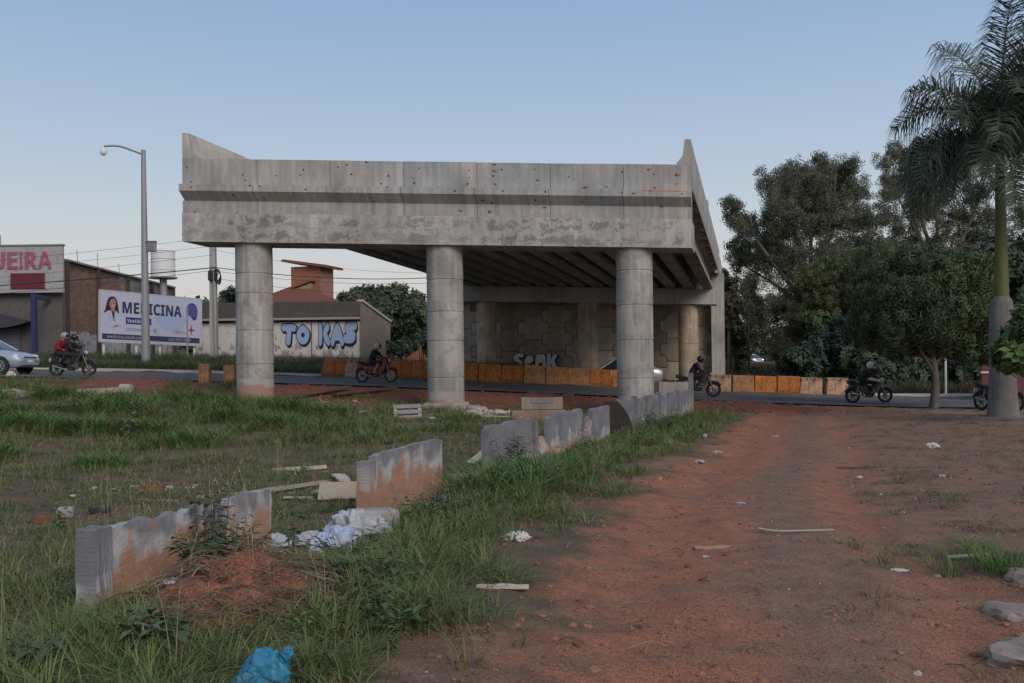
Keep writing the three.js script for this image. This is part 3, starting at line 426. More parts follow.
// ---------------------------------------------------------------- billboard
{
  const w = 7.25, h = 3.02, t = thing('billboard', 'white roadside billboard advertising medicine with smiling woman in white coat', 'billboard', [-22.42, 2.0, -60], 0.98, undefined);
  t.rotation.z = 0; const art = canvasTex(1536, 640, (x, W, Hh) => {
    x.fillStyle = '#c9cce0'; x.fillRect(0, 0, W, Hh); x.fillStyle = '#b9c3e0'; x.beginPath(); x.ellipse(W * 0.68, Hh * 0.5, 240, 150, 0, 0, 7); x.fill(); x.fillStyle = '#cdd0e2'; x.fillRect(0, 0, W * 0.5, Hh);
    // woman in a white coat
    x.fillStyle = '#3a2524'; x.beginPath(); x.moveTo(135, 60); x.bezierCurveTo(60, 90, 85, 220, 30, 275); x.lineTo(260, 275); x.bezierCurveTo(235, 190, 245, 80, 175, 55); x.fill();
    x.fillStyle = '#d3d3e3'; x.beginPath(); x.moveTo(105, 245); x.bezierCurveTo(20, 270, 5, 380, 5, 545); x.lineTo(270, 545); x.bezierCurveTo(290, 380, 265, 290, 215, 245); x.fill();
    x.fillStyle = '#b98d80'; x.beginPath(); x.ellipse(165, 150, 46, 66, 0.1, 0, 7); x.fill(); x.fillRect(140, 195, 52, 60); x.fillStyle = '#4a3a4c'; x.beginPath(); x.moveTo(145, 250); x.lineTo(195, 250); x.lineTo(185, 400); x.fill();
    x.fillStyle = '#f0e2dd'; x.beginPath(); x.ellipse(172, 180, 16, 6, 0, 0, 7); x.fill(); x.fillStyle = '#352826'; for (const a of [148, 182]) { x.beginPath(); x.ellipse(a, 140, 6, 4, 0, 0, 7); x.fill(); }
    x.strokeStyle = '#9c9cb6'; x.lineWidth = 5; x.beginPath(); x.moveTo(110, 250); x.lineTo(140, 390); x.moveTo(215, 250); x.lineTo(200, 390); x.moveTo(20, 400); x.lineTo(150, 470); x.lineTo(270, 430); x.stroke(); x.fillStyle = '#b98d80'; x.beginPath(); x.ellipse(215, 445, 40, 16, -0.2, 0, 7); x.fill();
    x.fillStyle = '#3a3f58'; x.font = 'bold 205px sans-serif'; x.textBaseline = 'alphabetic'; x.save(); x.translate(290, 262); x.scale(925 / x.measureText('MEDICINA').width, 1); x.fillText('MEDICINA', 0, 0); x.lineWidth = 7; x.strokeStyle = '#3a3f58'; x.strokeText('MEDICINA', 0, 0); x.restore();
    x.fillStyle = '#3c3780'; x.fillRect(355, 315, 385, 92); x.fillStyle = '#d4d6ea'; x.font = 'bold 66px sans-serif'; x.fillText('Vestibular', 375, 384);
    x.fillStyle = '#55597a'; x.font = '54px sans-serif'; x.fillText('INFORMAÇÕES', 360, 500); x.fillStyle = '#8fae9a'; x.beginPath(); x.arc(795, 480, 30, 0, 7); x.fill();
    x.fillStyle = '#4b4e72'; x.font = '62px sans-serif'; x.fillText('UNIALI', 1075, 500);
    x.fillStyle = '#b4232c'; x.save(); x.translate(1380, 440); x.beginPath(); for (let k = 0; k < 8; k++) { const r = k % 2 ? 20 : 78, a = (k * Math.PI) / 4; x.lineTo(Math.cos(a) * r, Math.sin(a) * r); } x.fill(); x.restore();
    x.fillStyle = '#453d88'; x.beginPath(); x.moveTo(1290, 180); x.bezierCurveTo(1280, 60, 1400, 30, 1440, 70); x.bezierCurveTo(1500, 110, 1490, 220, 1455, 290); x.lineTo(1410, 300); x.bezierCurveTo(1390, 260, 1330, 240, 1290, 180); x.fill();
    x.strokeStyle = '#a9a9d4'; x.lineWidth = 5; for (let k = 0; k < 6; k++) { x.beginPath(); x.moveTo(1310, 100 + k * 28); x.quadraticCurveTo(1380, 80 + k * 32, 1460, 110 + k * 26); x.stroke(); }
    x.fillStyle = '#3f4058'; x.fillRect(15, 548, W - 30, 74); x.fillStyle = '#a5a7bd'; x.font = 'bold 54px sans-serif'; x.fillText('medicina.uniali.com.br', 85, 603); x.fillText('(62) 3333 0000', 1010, 603);
  });
  const rest = mat([0.5, 0.5, 0.53], 0.8), f = new THREE.PlaneGeometry(w - 0.1, h - 0.1).translate(0, 0, 0.062);
  const panel = new THREE.Group(); panel.name = 'panel'; panel.position.set(0, 3.13, 0); panel.rotation.z = -0.02; t.add(panel);
  part(panel, 'backing', rbox(w, h, 0.12, 0.015), rest); part(panel, 'printed_sheet', f, mat([0.82, 0.82, 0.85], 0.7, { map: art }));
  for (const [sw, sh, x, y] of [[w + 0.06, 0.06, 0, h / 2 + 0.03], [w + 0.06, 0.06, 0, -h / 2 - 0.03], [0.06, h, w / 2 + 0.03, 0], [0.06, h, -w / 2 - 0.03, 0]]) part(panel, 'frame_rail', box(sw, sh, 0.14, x, y, 0), mat([0.5, 0.5, 0.5], 0.7));
  for (const x of [-3.3, -1.1, 0.6, 3.2]) part(t, 'post', bar([x, -0.2, -0.14], [x, 3.8, -0.14], 0.07), M.white);
}
// ---------------------------------------------------------------- utility poles and cables
function utilityPole(x, z, h, label) {
  const y = H(x, z) - 0.3, p = thing('utility_pole', label, 'utility pole', [x, y, z]), g = new THREE.CylinderGeometry(0.2, 0.3, h, 4, 1).rotateY(Math.PI / 4).translate(0, h / 2, 0);
  part(p, 'shaft', toCreasedNormals(flat(g), 0.4), M.concrete); const arm = part(p, 'crossarm', box(1.9, 0.1, 0.12, 0, h - 0.5, 0.12), M.wood);
  for (const a of [-0.85, -0.3, 0.3, 0.85]) part(arm, 'insulator', flat(new THREE.CylinderGeometry(0.05, 0.07, 0.2, 8).translate(a, h - 0.34, 0.12)), M.concreteDark);
  for (let k = 0; k < 4; k++) part(p, 'spool_insulator', flat(new THREE.CylinderGeometry(0.06, 0.06, 0.12, 8).translate(-0.2, h - 1.3 - k * 0.22, 0.16)), M.concreteDark);
  for (let k = 0; k < 4; k++) { const c = []; for (let a = 0; a < 12; a++) c.push([0.26 + 0.2 * Math.cos(a * 0.524) * (1 - 0.15 * k) + 0.05 * k, h - 3.85 - 0.07 * k + 0.34 * Math.sin(a * 0.524), 0.18 + 0.03 * k]); part(p, 'cable_coil', flat(tube(c, 0.035, 30, 5, true)), M.black); }
  part(p, 'splice_box', rbox(0.3, 0.55, 0.24, 0.04, -0.05, h - 3.9, 0.26), M.black); part(p, 'service_conduit', bar([0.14, 0.3, 0.3], [0.1, h - 3.6, 0.3], 0.035), M.galv);
  return [x, y + h, z];
}
{
  const A = utilityPole(-17.05, -55, 9.6, 'concrete utility pole with coiled black cables right of the billboard'), B = utilityPole(-4.45, -62, 9.0, 'concrete utility pole hidden behind the middle column');
  const wire = (a, b, sag, r, label) => { const pts = []; for (let i = 0; i <= 12; i++) { const t = i / 12; pts.push([mix(a[0], b[0], t), mix(a[1], b[1], t) - 4 * sag * t * (1 - t), mix(a[2], b[2], t)]); } solo('overhead_cable', flat(tube(pts, r, 30, 5)), M.black, label, 'cable', [0, 0, 0], 0, 'overhead cables by the road'); };
  const L = [-58, 9.5, -57];
  [[-1.7, 0.009, 'topmost thin cable left of the utility pole'], [-2.2, 0.009, 'second thin cable left of the utility pole'], [-2.7, 0.009, 'third thin cable left of the utility pole']].forEach(([dy, r, l]) => wire([A[0], A[1] + dy, A[2] + 0.2], [L[0], L[1] + dy + 0.1, L[2]], 0.7, r, l));
  wire([A[0], A[1] - 3.45, A[2] + 0.3], [L[0], 6.5, -56], 0.55, 0.03, 'thick black cable bundle crossing in front of the shop sign');
  wire([A[0], A[1] - 3.6, A[2] + 0.3], [L[0], 6.3, -56.2], 0.9, 0.012, 'slack thin cable under the thick bundle at the shop sign');
  [[-3.4, -2.55, 0.024, 'thick cable running from the utility pole behind the left column'], [-3.6, -2.9, 0.012, 'thin cable just below the thick one behind the left column'], [-2.4, -2.3, 0.009, 'upper thin cable between utility pole and middle column'], [-4.0, -3.7, 0.012, 'lowest thin cable between utility pole and middle column']].forEach(([d0, d1, r, l]) => wire([A[0], A[1] + d0, A[2] + 0.3], [B[0], B[1] + d1, B[2] + 0.3], 0.35, r, l));
  wire([A[0], A[1] - 0.4, A[2] + 0.2], [-11.6, 10.2, -45], 0.1, 0.02, 'thin cable rising from the utility pole behind the overpass beam');
  const pp = thing('pipe_post', 'thin grey pipe post in front of the billboard', 'post', [-17.9, 1.75, -53]); part(pp, 'pipe', bar([0, -0.2, 0], [0, 3.6, 0], 0.045), M.galv); part(pp, 'cap', flat(new THREE.SphereGeometry(0.055, 8, 6).translate(0, 3.6, 0)), M.galv);
}
// ---------------------------------------------------------------- graffiti wall, house, outbuildings
const GLYPH = { T: [[[0.02, 0.12], [0.5, 0.08], [0.98, 0.14]], [[0.52, 0.1], [0.5, 0.5], [0.42, 0.95]]], O: [[[0.5, 0.12], [0.15, 0.3], [0.12, 0.7], [0.5, 0.92], [0.86, 0.7], [0.88, 0.3], [0.5, 0.12]]], K: [[[0.16, 0.05], [0.2, 0.5], [0.14, 0.95]], [[0.85, 0.1], [0.35, 0.5], [0.9, 0.95]]], A: [[[0.05, 0.95], [0.42, 0.08], [0.6, 0.08], [0.95, 0.95]], [[0.25, 0.62], [0.75, 0.6]]], S: [[[0.95, 0.1], [0.45, 0.06], [0.1, 0.28], [0.5, 0.5], [0.92, 0.7], [0.5, 0.95], [0.02, 0.85]]], B: [[[0.15, 0.06], [0.15, 0.95]], [[0.15, 0.08], [0.8, 0.14], [0.75, 0.42], [0.2, 0.48], [0.9, 0.6], [0.8, 0.9], [0.15, 0.93]]], E: [[[0.15, 0.55], [0.85, 0.45], [0.6, 0.15], [0.2, 0.3], [0.15, 0.75], [0.5, 0.95], [0.9, 0.85]]], M: [[[0.08, 0.95], [0.14, 0.25], [0.4, 0.2], [0.5, 0.7], [0.62, 0.2], [0.86, 0.25], [0.94, 0.95]]] };
function bubble(x, text, x0, y0, w, h, fat, fill, line) {
  const each = w / text.length, path = (dx, dy) => [...text].forEach((ch, i) => GLYPH[ch].forEach((st) => { const pts = []; x.beginPath(); st.forEach(([a, b]) => { const px = x0 + i * each + (0.14 + a * 0.8) * each + dx, py = y0 + (0.1 + b * 0.8 + 0.05 * Math.sin(i * 2.4)) * h + dy; pts.push([px, py]); }); const n = pts.length; x.moveTo(...pts[0]); for (let k = 1; k < n - 1; k++) { const e = k < n - 2 ? [(pts[k][0] + pts[k + 1][0]) / 2, (pts[k][1] + pts[k + 1][1]) / 2] : pts[n - 1]; x.quadraticCurveTo(...pts[k], ...e); } if (n === 2) x.lineTo(...pts[1]); x.stroke(); }));
  x.lineCap = x.lineJoin = 'round'; x.strokeStyle = '#20242c'; x.lineWidth = fat * 1.35; path(fat * 0.22, fat * 0.22); x.strokeStyle = line; x.lineWidth = fat * 1.3; path(0, 0);
  x.strokeStyle = fill; x.lineWidth = fat; path(0, 0); x.strokeStyle = line; x.lineWidth = fat * 0.07; for (let i = 1; i < text.length; i++) { x.beginPath(); x.moveTo(x0 + i * each + each * 0.05, y0 + h * 0.15); x.quadraticCurveTo(x0 + i * each - each * 0.1, y0 + h * 0.5, x0 + i * each + each * 0.02, y0 + h * 0.85); x.stroke(); }
}
function yardTex(draw) {
  return canvasTex(1024, 384, (x, w, h) => {
    const im = x.createImageData(w, h);
    for (let j = 0; j < h; j++) for (let i = 0; i < w; i++) { const u = i / w, v = j / h, m = pf(u, v * 0.4, 8, 340, 5), dirty = sst(0.5, 0.62, pf(u, v * 0.4, 20, 350, 4) + 0.45 * (v - 0.72)), k = mix(0.56 * (0.8 + 0.35 * m), 0.26, dirty), o = (j * w + i) * 4; im.data[o] = toS(k); im.data[o + 1] = toS(k * 0.96); im.data[o + 2] = toS(k * 0.9); im.data[o + 3] = 255; }
    x.putImageData(im, 0, 0); draw(x, w, h);
  });
}
{
  const z0 = -66, g = thing('graffiti_wall', 'white yard wall with two pale blue bubble graffiti tags beyond the road', 'wall', [-16, 2.0, z0]);
  part(g, 'upper_wall', box(11.3, 1.12, 0.3, -0.05, 4.0, 0), mat([0.14, 0.13, 0.12], 0.95, { map: rep(T.plaster, 3) })); part(g, 'ledge', rbox(11.4, 0.14, 0.75, 0.02, -0.05, 3.37, 0.2), mat([0.3, 0.3, 0.31], 0.9));
  part(g, 'brick_band', box(11.3, 0.13, 0.28, -0.05, 3.235, 0), mat([0.2, 0.09, 0.06], 0.95, { map: rep(T.plaster, 1.1) }));
  const panels = [[-5.7, -2.6, null], [-2.56, 2.23, (x, w, h) => { bubble(x, 'TO', w * 0.58, h * 0.03, w * 0.4, h * 0.52, 66, '#8fa6c6', '#222a36'); x.strokeStyle = '#7d3a3a'; x.lineWidth = 7; x.beginPath(); x.moveTo(60, 40); x.lineTo(95, 110); x.moveTo(110, 35); x.lineTo(80, 120); x.moveTo(130, 60); x.lineTo(190, 50); x.stroke(); }], [2.32, 5.55, (x, w, h) => bubble(x, 'KAS', w * 0.1, h * 0.03, w * 0.84, h * 0.52, 82, '#8fa6c6', '#222a36')]];
  for (const [a, b, draw] of panels) {
    const w = b - a; part(g, 'wall_panel', box(w, 3.4, 0.3, (a + b) / 2, 1.46, 0), M.plaster); const face = part(g, 'painted_face', new THREE.PlaneGeometry(w, 2.8).translate((a + b) / 2, 1.76, 0.154), mat([1, 1, 1], 0.95, { map: yardTex(draw ?? (() => {})) }));
  }
  part(g, 'joint_post', box(0.08, 3.3, 0.2, 2.275, 1.46, 0.0), M.plasterGrey);
  // the grey gable that closes the yard on the right
  const gb = thing('grey_gable', 'grey plastered gable end with sloping pale coping right of the graffiti', 'wall', [-10.52, 2.0, -66]);
  const sh = new THREE.Shape([[0, 0], [4.4, 0], [4.4, 3.3], [0, 4.5]].map((q) => new THREE.Vector2(...q))), gg = new THREE.ExtrudeGeometry(sh, { depth: 0.3, bevelEnabled: false }).rotateY(1.25);
  part(gb, 'wall', metric(gg), mat([0.36, 0.31, 0.27], 0.95, { map: rep(T.plaster, 3.5) }));
  part(gb, 'coping', (() => { const c = box(4.65, 0.16, 0.5, 0, 0, 0).rotateZ(-0.267).translate(2.2, 3.98, 0.15).rotateY(1.25); return c; })(), mat([0.42, 0.4, 0.38], 0.9));
}
function tiledRoof(w, d, rise, over, m) {           // hipped pantile roof: rows of half-round ribs over a solid
  const a = w / 2 + over, b = d / 2 + over, r = Math.max(0.1, a - b), q = [[-a, 0, b], [a, 0, b], [a, 0, -b], [-a, 0, -b]], A = [-r, rise, 0], B = [r, rise, 0], pos = [];
  const tri = (...t) => t.forEach((p) => pos.push(...p)); tri(q[0], q[1], B); tri(q[0], B, A); tri(q[1], q[2], B); tri(q[2], q[3], A); tri(q[2], A, B); tri(q[3], q[0], A); tri(q[0], q[2], q[1]); tri(q[0], q[3], q[2]);
  const g = new THREE.BufferGeometry(); g.setAttribute('position', new THREE.Float32BufferAttribute(pos, 3)); g.computeVertexNormals(); const list = [metric(g)];
  for (let x = -a + 0.1; x < a; x += 0.22) { const t = x < -r ? (x + a) / (a - r) : x > r ? (a - x) / (a - r) : 1; list.push(flat(bar([x, 0.03, b], [x, 0.03 + rise * t, b - b * t], 0.055, 0.055, 5))); }
  for (let z = -b + 0.1; z < b; z += 0.22) { const t = 1 - Math.abs(z) / b; list.push(flat(bar([a, 0.03, z], [a - (a - r) * t, 0.03 + rise * t, z], 0.055, 0.055, 5))); }
  return merge(list);
}
{
  const tile = mat([0.36, 0.145, 0.095], 0.9, { map: rep(T.plaster, 1.6) }), salmon = mat([0.55, 0.23, 0.15], 0.9, { map: rep(T.plaster, 3) }), pinkW = mat([0.5, 0.27, 0.22], 0.9, { map: rep(T.plaster, 3) }), cream = mat([0.5, 0.38, 0.22], 0.9, { map: rep(T.plaster, 3) });
  const h = thing('tower_house', 'salmon house with square tower and red tiled roofs beyond the graffiti wall', 'house', [-18.1, 2.75, -80]);
  part(h, 'wall', box(7.4, 4.1, 6, 0.6, 2.05, 0), salmon); const rf = part(h, 'tiled_roof', tiledRoof(8.2, 6, 1.75, 0.5, tile).translate(0.4, 4.2, 0), tile);
  part(h, 'gable_wing', (() => { const s = new THREE.Shape([[-1.7, 0], [1.5, 0], [1.5, 6.75], [-1.7, 5.6]].map((q) => new THREE.Vector2(...q))); return metric(new THREE.ExtrudeGeometry(s, { depth: 1.6, bevelEnabled: false }).translate(-0.6, 0, -4.2)); })(), cream);
  part(h, 'wing_roof', box(3.7, 0.18, 2.1, 0, 0, 0).rotateZ(0.345).translate(-0.7, 6.35, -3.4), tile);
  const tw = new THREE.Group(); tw.name = 'tower'; tw.position.set(0.5, 0, -5); tw.rotation.y = -0.35; h.add(tw);
  part(tw, 'tower_wall', box(2.9, 8.3, 2.2, 0, 4.15, 0), salmon); part(tw, 'tower_side', box(0.06, 8.25, 2.16, 1.482, 4.13, 0), pinkW); part(tw, 'tower_roof', merge([box(4.4, 0.16, 3.2), ...[...Array(15)].map((_, k) => flat(bar([-2.15, 0.1, -1.5 + k * 0.214], [2.15, 0.1, -1.5 + k * 0.214], 0.06, 0.06, 5)))]).rotateZ(-0.16).translate(0.05, 8.5, 0), tile);
  const f = thing('far_brick_house', 'small far red brick house glimpsed left of the middle column', 'house', [-10.6, 2.2, -108]);
  part(f, 'wall', box(4.2, 5.9, 5, 0.4, 2.95, 0), salmon); part(f, 'roof', box(5, 0.25, 6, 0.4, 6.05, 0), M.concretePale);
  for (const x of [-0.7, 1.2]) { const wdw = part(f, 'window', box(0.9, 1.1, 0.1, x, 3.8, 2.52), M.black); part(wdw, 'window_sill', box(1.1, 0.1, 0.2, x, 3.2, 2.6), M.concrete); }
}
// ---------------------------------------------------------------- right edge: maroon wall, thin post
{
  const w = thing('maroon_wall', 'maroon painted metal panel wall with pale rail behind the palm trunk', 'wall', [24, -0.25, -42.5]), m = mat([0.11, 0.03, 0.032], 0.7);
  for (let k = 0; k < 7; k++) part(w, 'wall_panel', rbox(0.98, 2.6, 0.1, 0.02, -2.75 + k * 1.0, 1.3, 0), m); part(w, 'rail', rbox(7, 0.09, 0.06, 0.01, 0.2, 1.52, 0.09), mat([0.5, 0.48, 0.46], 0.7)); part(w, 'top_rail', box(7.1, 0.1, 0.16, 0.2, 2.66, 0), M.steel);
  const p = thing('white_post', 'thin white post standing on the far kerb right of the mango trunk', 'post', [20.6, yRd(20.6, 45.6), -45.6]); part(p, 'shaft', bar([0, 0, 0], [0, 2.25, 0], 0.05), M.white); part(p, 'cap', flat(new THREE.SphereGeometry(0.07, 8, 6).translate(0, 2.27, 0)), M.white);
}
// wall graffiti under the overpass
{
  const gt = canvasTex(512, 200, (x, w, h) => { x.clearRect(0, 0, w, h); bubble(x, 'SEMK', w * 0.04, h * 0.06, w * 0.92, h * 0.88, 42, '#dcdcde', '#2a2a2c'); });
  const gm = mat([1, 1, 1], 0.95, { map: gt, transparent: true, alphaTest: 0.4 });
  const q = part(ab, 'spray_tag', new THREE.PlaneGeometry(3.1, 1.25), gm); const c = wp(-6.05, 30.2, 2.25); q.position.set(c[0], c[1], c[2] + 0.32);
}
// ---------------------------------------------------------------- vegetation
function bladeStrip(pos, nor, base, dir, len, wid, bend, seg = 3) {   // one curved, tapering blade; dir is its lean direction
  const side = V(-dir.z, 0, dir.x).multiplyScalar(wid / 2); let p = base.clone(), pr = null; const up = V(0, 1, 0);
  for (let i = 0; i <= seg; i++) {
    const t = i / seg, c = base.clone().addScaledVector(up, len * (t - 0.35 * bend * t * t)).addScaledVector(dir, len * bend * t * t * 0.9), w = (1 - t) ** 0.7, a = c.clone().addScaledVector(side, w), b = c.clone().addScaledVector(side, -w);
    if (pr) { pos.push(...pr[0].toArray(), ...pr[1].toArray(), ...a.toArray()); if (i < seg) pos.push(...pr[1].toArray(), ...b.toArray(), ...a.toArray()); }
    pr = [a, b];
  }
}
const fromPos = (pos) => { const g = new THREE.BufferGeometry(); g.setAttribute('position', new THREE.Float32BufferAttribute(pos, 3)); g.computeVertexNormals(); return g; };
function tuft(n, len, spread, wid, bend) {
  const pos = []; for (let i = 0; i < n; i++) { const a = R() * 6.28, r = spread * Math.sqrt(R()), d = V(Math.cos(a), 0, Math.sin(a)); bladeStrip(pos, null, V(d.x * r, -0.02, d.z * r), V(Math.cos(a + rr(-1, 1)), 0, Math.sin(a + rr(-1, 1))), len * rr(0.45, 1.1), wid, bend * rr(0.4, 1.5)); }
  return fromPos(pos);
}
function scatter(name, geo, m, list, label, category) {                // list of [x, y, z, scale, turn, r, g, b]
  const o = new THREE.InstancedMesh(geo, m, list.length), d = new THREE.Object3D(); o.name = numbered(name); o.castShadow = o.receiveShadow = true;
  list.forEach((q, i) => { d.position.set(q[0], q[1], q[2]); d.scale.set(q[3], q[3] * (q[8] ?? 1), q[3]); d.rotation.set(0, q[4], 0); d.updateMatrix(); o.setMatrixAt(i, d.matrix); o.setColorAt(i, C(q[5], q[6], q[7])); });
  o.userData.kind = 'stuff'; scene.add(o); return tag(o, label, category);
}
const white = mat([1, 1, 1], 0.85), grassMat = white;
{
  const tall = [tuft(26, 0.5, 0.14, 0.014, 0.9), tuft(22, 0.55, 0.16, 0.016, 1.1)], short = [tuft(22, 0.16, 0.12, 0.009, 1.2), tuft(24, 0.13, 0.15, 0.008, 1.5)], dry = [tuft(20, 0.3, 0.16, 0.006, 1.8), tuft(16, 0.2, 0.2, 0.006, 2.4)], wide = tuft(30, 0.8, 0.2, 0.02, 1.3);
  const L = { t0: [], t1: [], s0: [], s1: [], d0: [], d1: [], w: [], far: [] };
  const green = () => { const k = rr(0.75, 1.35), y = rr(0, 1); return [mix(0.095, 0.15, y) * k, mix(0.15, 0.165, y) * k, mix(0.044, 0.05, y) * k]; }, straw = () => { const k = rr(0.6, 1.3); return [0.2 * k, 0.16 * k, 0.1 * k]; };
  const add = (k, x, D, s, c, sy) => L[k].push([x, H(x, -D), -D, s, R() * 6.28, ...c, sy]);
  const clearOf = (x, D) => !((x + 1.2) ** 2 + (D - 4.45) ** 2 < 0.1) && !(Math.abs(x - xWall(D)) < 0.14) && !(((x + 1.62) / 0.6) ** 2 + ((D - 8.1) / 0.85) ** 2 < 1) && !(D > 9.2 && D < 11.6 && x - xWall(D) > 0 && x - xWall(D) < 0.4) && !(D > 5.7 && D < 8 && x - xWall(D) > 0 && x - xWall(D) < 0.28);
  for (let i = 0; i < 90000; i++) {                                    // the waste ground left of the slabs and the strip between slabs and path
    const D = 3.2 + 31 * Math.pow(R(), 1.25), x = rr(-0.62, 0.55) * (D + 3), d = x - xWall(D); if (!clearOf(x, D) || d > 3.6) continue;
    const cl = fbm2(x * 0.42 + 3, D * 0.42) + 0.35 * n2(x * 1.5, D * 1.5);
    if (d > 0) {
      const den = (1 - sst(0.9, 2.0, d - vE(D) + 0.5 * n2(x * 0.8, D * 0.8))) * (D > 31 ? 0.3 : 1) * (D < 6.6 && x > -0.9 ? 0.8 : 1) * (1 - clamp(gauss(x, D, -1.75, 6.05, 0.6, 0.8) * 2.0)); if (R() > den * 0.85) continue;
      R() < 0.24 ? add(R() < 0.5 ? 't0' : 't1', x, D, rr(0.3, 0.75) * (1 + 0.4 * cl), green()) : R() < 0.16 ? add('d0', x, D, rr(0.5, 1), straw()) : add(R() < 0.5 ? 's0' : 's1', x, D, rr(0.8, 1.7), green());
    } else {
      const farG = sst(16, 22, D) * (x < -1 ? 1 : 0.35) * (1 - 0.6 * sst(29, 32, D)), den = clamp(0.08 + 0.92 * sst(0.06, 0.44, cl) * (0.28 + 0.8 * farG) + 0.04 * farG + (D < 6.6 && x < -2.6 ? 0.4 : 0)); if (R() > den) continue;
      const tallP = farG * sst(0.12, 0.45, cl) * 0.5;
      R() < tallP ? add(R() < 0.5 ? 't0' : 't1', x, D, rr(0.5, 1.05), green()) : R() < 0.3 ? add(R() < 0.5 ? 'd0' : 'd1', x, D, rr(0.4, 0.9), straw()) : add(R() < 0.5 ? 's0' : 's1', x, D, rr(0.7, 1.6), green());
    }
  }
  for (let i = 0; i < 5000; i++) { const D = rr(30.5, 36.5), x = rr(-24, -8.8); if (x > -15.8 && x < -12.4 && D > 32.5) continue; if (R() > 0.35 + 0.9 * fbm2(x * 0.5, D * 0.5)) continue; R() < 0.3 ? add('t0', x, D, rr(0.4, 0.9), green()) : R() < 0.3 ? add('d0', x, D, rr(0.5, 1), straw()) : add('s0', x, D, rr(0.8, 1.6), green()); }
  for (let i = 0; i < 26000; i++) {                                    // dry tufts on the right part of the path and by the road
    const D = 3.4 + 32 * Math.pow(R(), 1.3), x = xWall(D) + rr(1.8, 1.8 + 0.9 * D), d = x - xWall(D), cl = fbm2(x * 0.55 - 9, D * 0.55) + 0.3 * n2(x * 2, D * 2), verge = sst(30, 33.5, D) * sst(10.5, 12.5, x);
    const den = sst(0.06, 0.4, cl) * sst(4.2, 6.2, d) * 0.6 + 0.5 * verge + 0.07 * sst(5, 6.5, d); if (R() > den) continue;
    const u = R(); u < 0.42 ? add('d1', x, D, rr(0.3, 0.8), straw()) : u < 0.6 ? add('d0', x, D, rr(0.3, 0.6), straw()) : add(R() < 0.5 ? 's0' : 's1', x, D, rr(0.5, 1.2), R() < 0.5 ? green() : [0.12, 0.11, 0.06]);
  }
  // bright leafy clumps of tall grass beside the slabs
  for (const [x, D, n, s] of [[-0.35, 11.4, 26, 0.85], [0.1, 12.3, 22, 0.8], [-0.15, 10.9, 12, 0.6], [0.55, 13.2, 20, 0.65], [1.0, 14.6, 18, 0.55], [3.1, 22.5, 24, 0.7], [3.8, 24.5, 22, 0.65], [4.6, 26.6, 20, 0.6], [2.6, 21.0, 14, 0.55], [-3.0, 7.4, 10, 0.4], [-3.3, 9.2, 8, 0.45], [3.55, 7.0, 12, 0.36], [3.75, 7.3, 10, 0.36], [-0.9, 9.4, 16, 0.42], [-1.3, 8.3, 12, 0.4]])
    for (let i = 0; i < n; i++) { const a = x + rr(-0.55, 0.55) * Math.min(1, s * 1.6), b = D + rr(-0.6, 0.6); if (clearOf(a, b)) add('w', a, b, s * rr(0.6, 1.1), [0.085 * rr(0.8, 1.3), 0.16 * rr(0.8, 1.25), 0.042]); }
  for (const [x, D, s] of [[-8.6, 28.5, 1], [-6.5, 27, 1.1], [-10.4, 25, 1.2], [-11.5, 27.5, 1.1], [-7.2, 23.5, 0.95], [-9.2, 20.5, 1.0], [-4.9, 26, 0.8], [-6.2, 18.2, 0.8], [-12.4, 23, 1.1], [-8.0, 26, 1.1], [-5.6, 22.5, 0.9], [-11.0, 21.0, 1.0], [-7.7, 20.4, 0.9], [-4.2, 21.0, 0.7], [-9.0, 16.5, 0.7], [-6.6, 15.5, 0.5], [-9.6, 29.5, 1], [-13.6, 29, 1.1], [-15.5, 27.5, 1.2], [-3.4, 29.4, 0.6], [-7.4, 30.1, 0.8], [-10.2, 30.3, 0.9]])
    for (let i = 0; i < 44; i++) { const e = Math.sqrt(R()), th = R() * 6.28, a = x + Math.cos(th) * e * 0.8 * s, b = D + Math.sin(th) * e * 0.7 * s; add('w', a, b, s * rr(0.45, 1.0), [0.1 * rr(0.8, 1.3), 0.175 * rr(0.8, 1.25), 0.046]); }
  for (let i = 0; i < 15000; i++) {                                    // tall rank grass beyond the road
    const D = rr(46.3, 66), x = rr(-33, 0.5); if (D > 57 && x < -27) continue; if (x > -8 && D > 60) continue; const dryness = clamp(sst(-19, -12, x) * (1 - sst(-4, 0, x)) * 0.55 + 0.25 * fbm2(x * 0.4, D * 0.4) + 0.1), near = D < 51;
    const k = rr(0.7, 1.25), c = R() < dryness ? [0.2 * k, 0.165 * k, 0.105 * k] : [0.085 * k, 0.115 * k, 0.045 * k]; add('far', x, D, (near ? rr(0.5, 0.95) : rr(0.8, 1.5)), c);
  }
  for (let i = 0; i < 9000; i++) { const D = rr(46.8, 74), x = rr(14, 48); if (R() < 0.45 + 0.5 * fbm2(x * 0.3, D * 0.3) && Math.abs(x - (20 + 0.2 * (D - 60))) > 2.6 || D < 54) { const k = rr(0.6, 1.2); add('far', x, D, rr(0.5, 1.3), R() < 0.45 ? [0.15 * k, 0.125 * k, 0.075 * k] : [0.07 * k, 0.09 * k, 0.04 * k]); } }
  const stalk = (() => { const pos = []; for (let i = 0; i < 5; i++) { const a = R() * 6.28, d = V(Math.cos(a), 0, Math.sin(a)), l = rr(0.45, 0.8); bladeStrip(pos, null, V(d.x * 0.04, 0, d.z * 0.04), d, l, 0.006, 0.45, 4); for (let k = 0; k < 7; k++) { const t = 0.75 + k * 0.035, b = V(d.x * 0.04, 0, d.z * 0.04).add(V(0, l * (t - 0.1575 * t * t), 0)).addScaledVector(d, l * 0.405 * t * t); bladeStrip(pos, null, b, V(Math.cos(a + k), 0, Math.sin(a + k)), 0.05, 0.008, 0.8, 2); } } return fromPos(pos); })(), stalks = [];
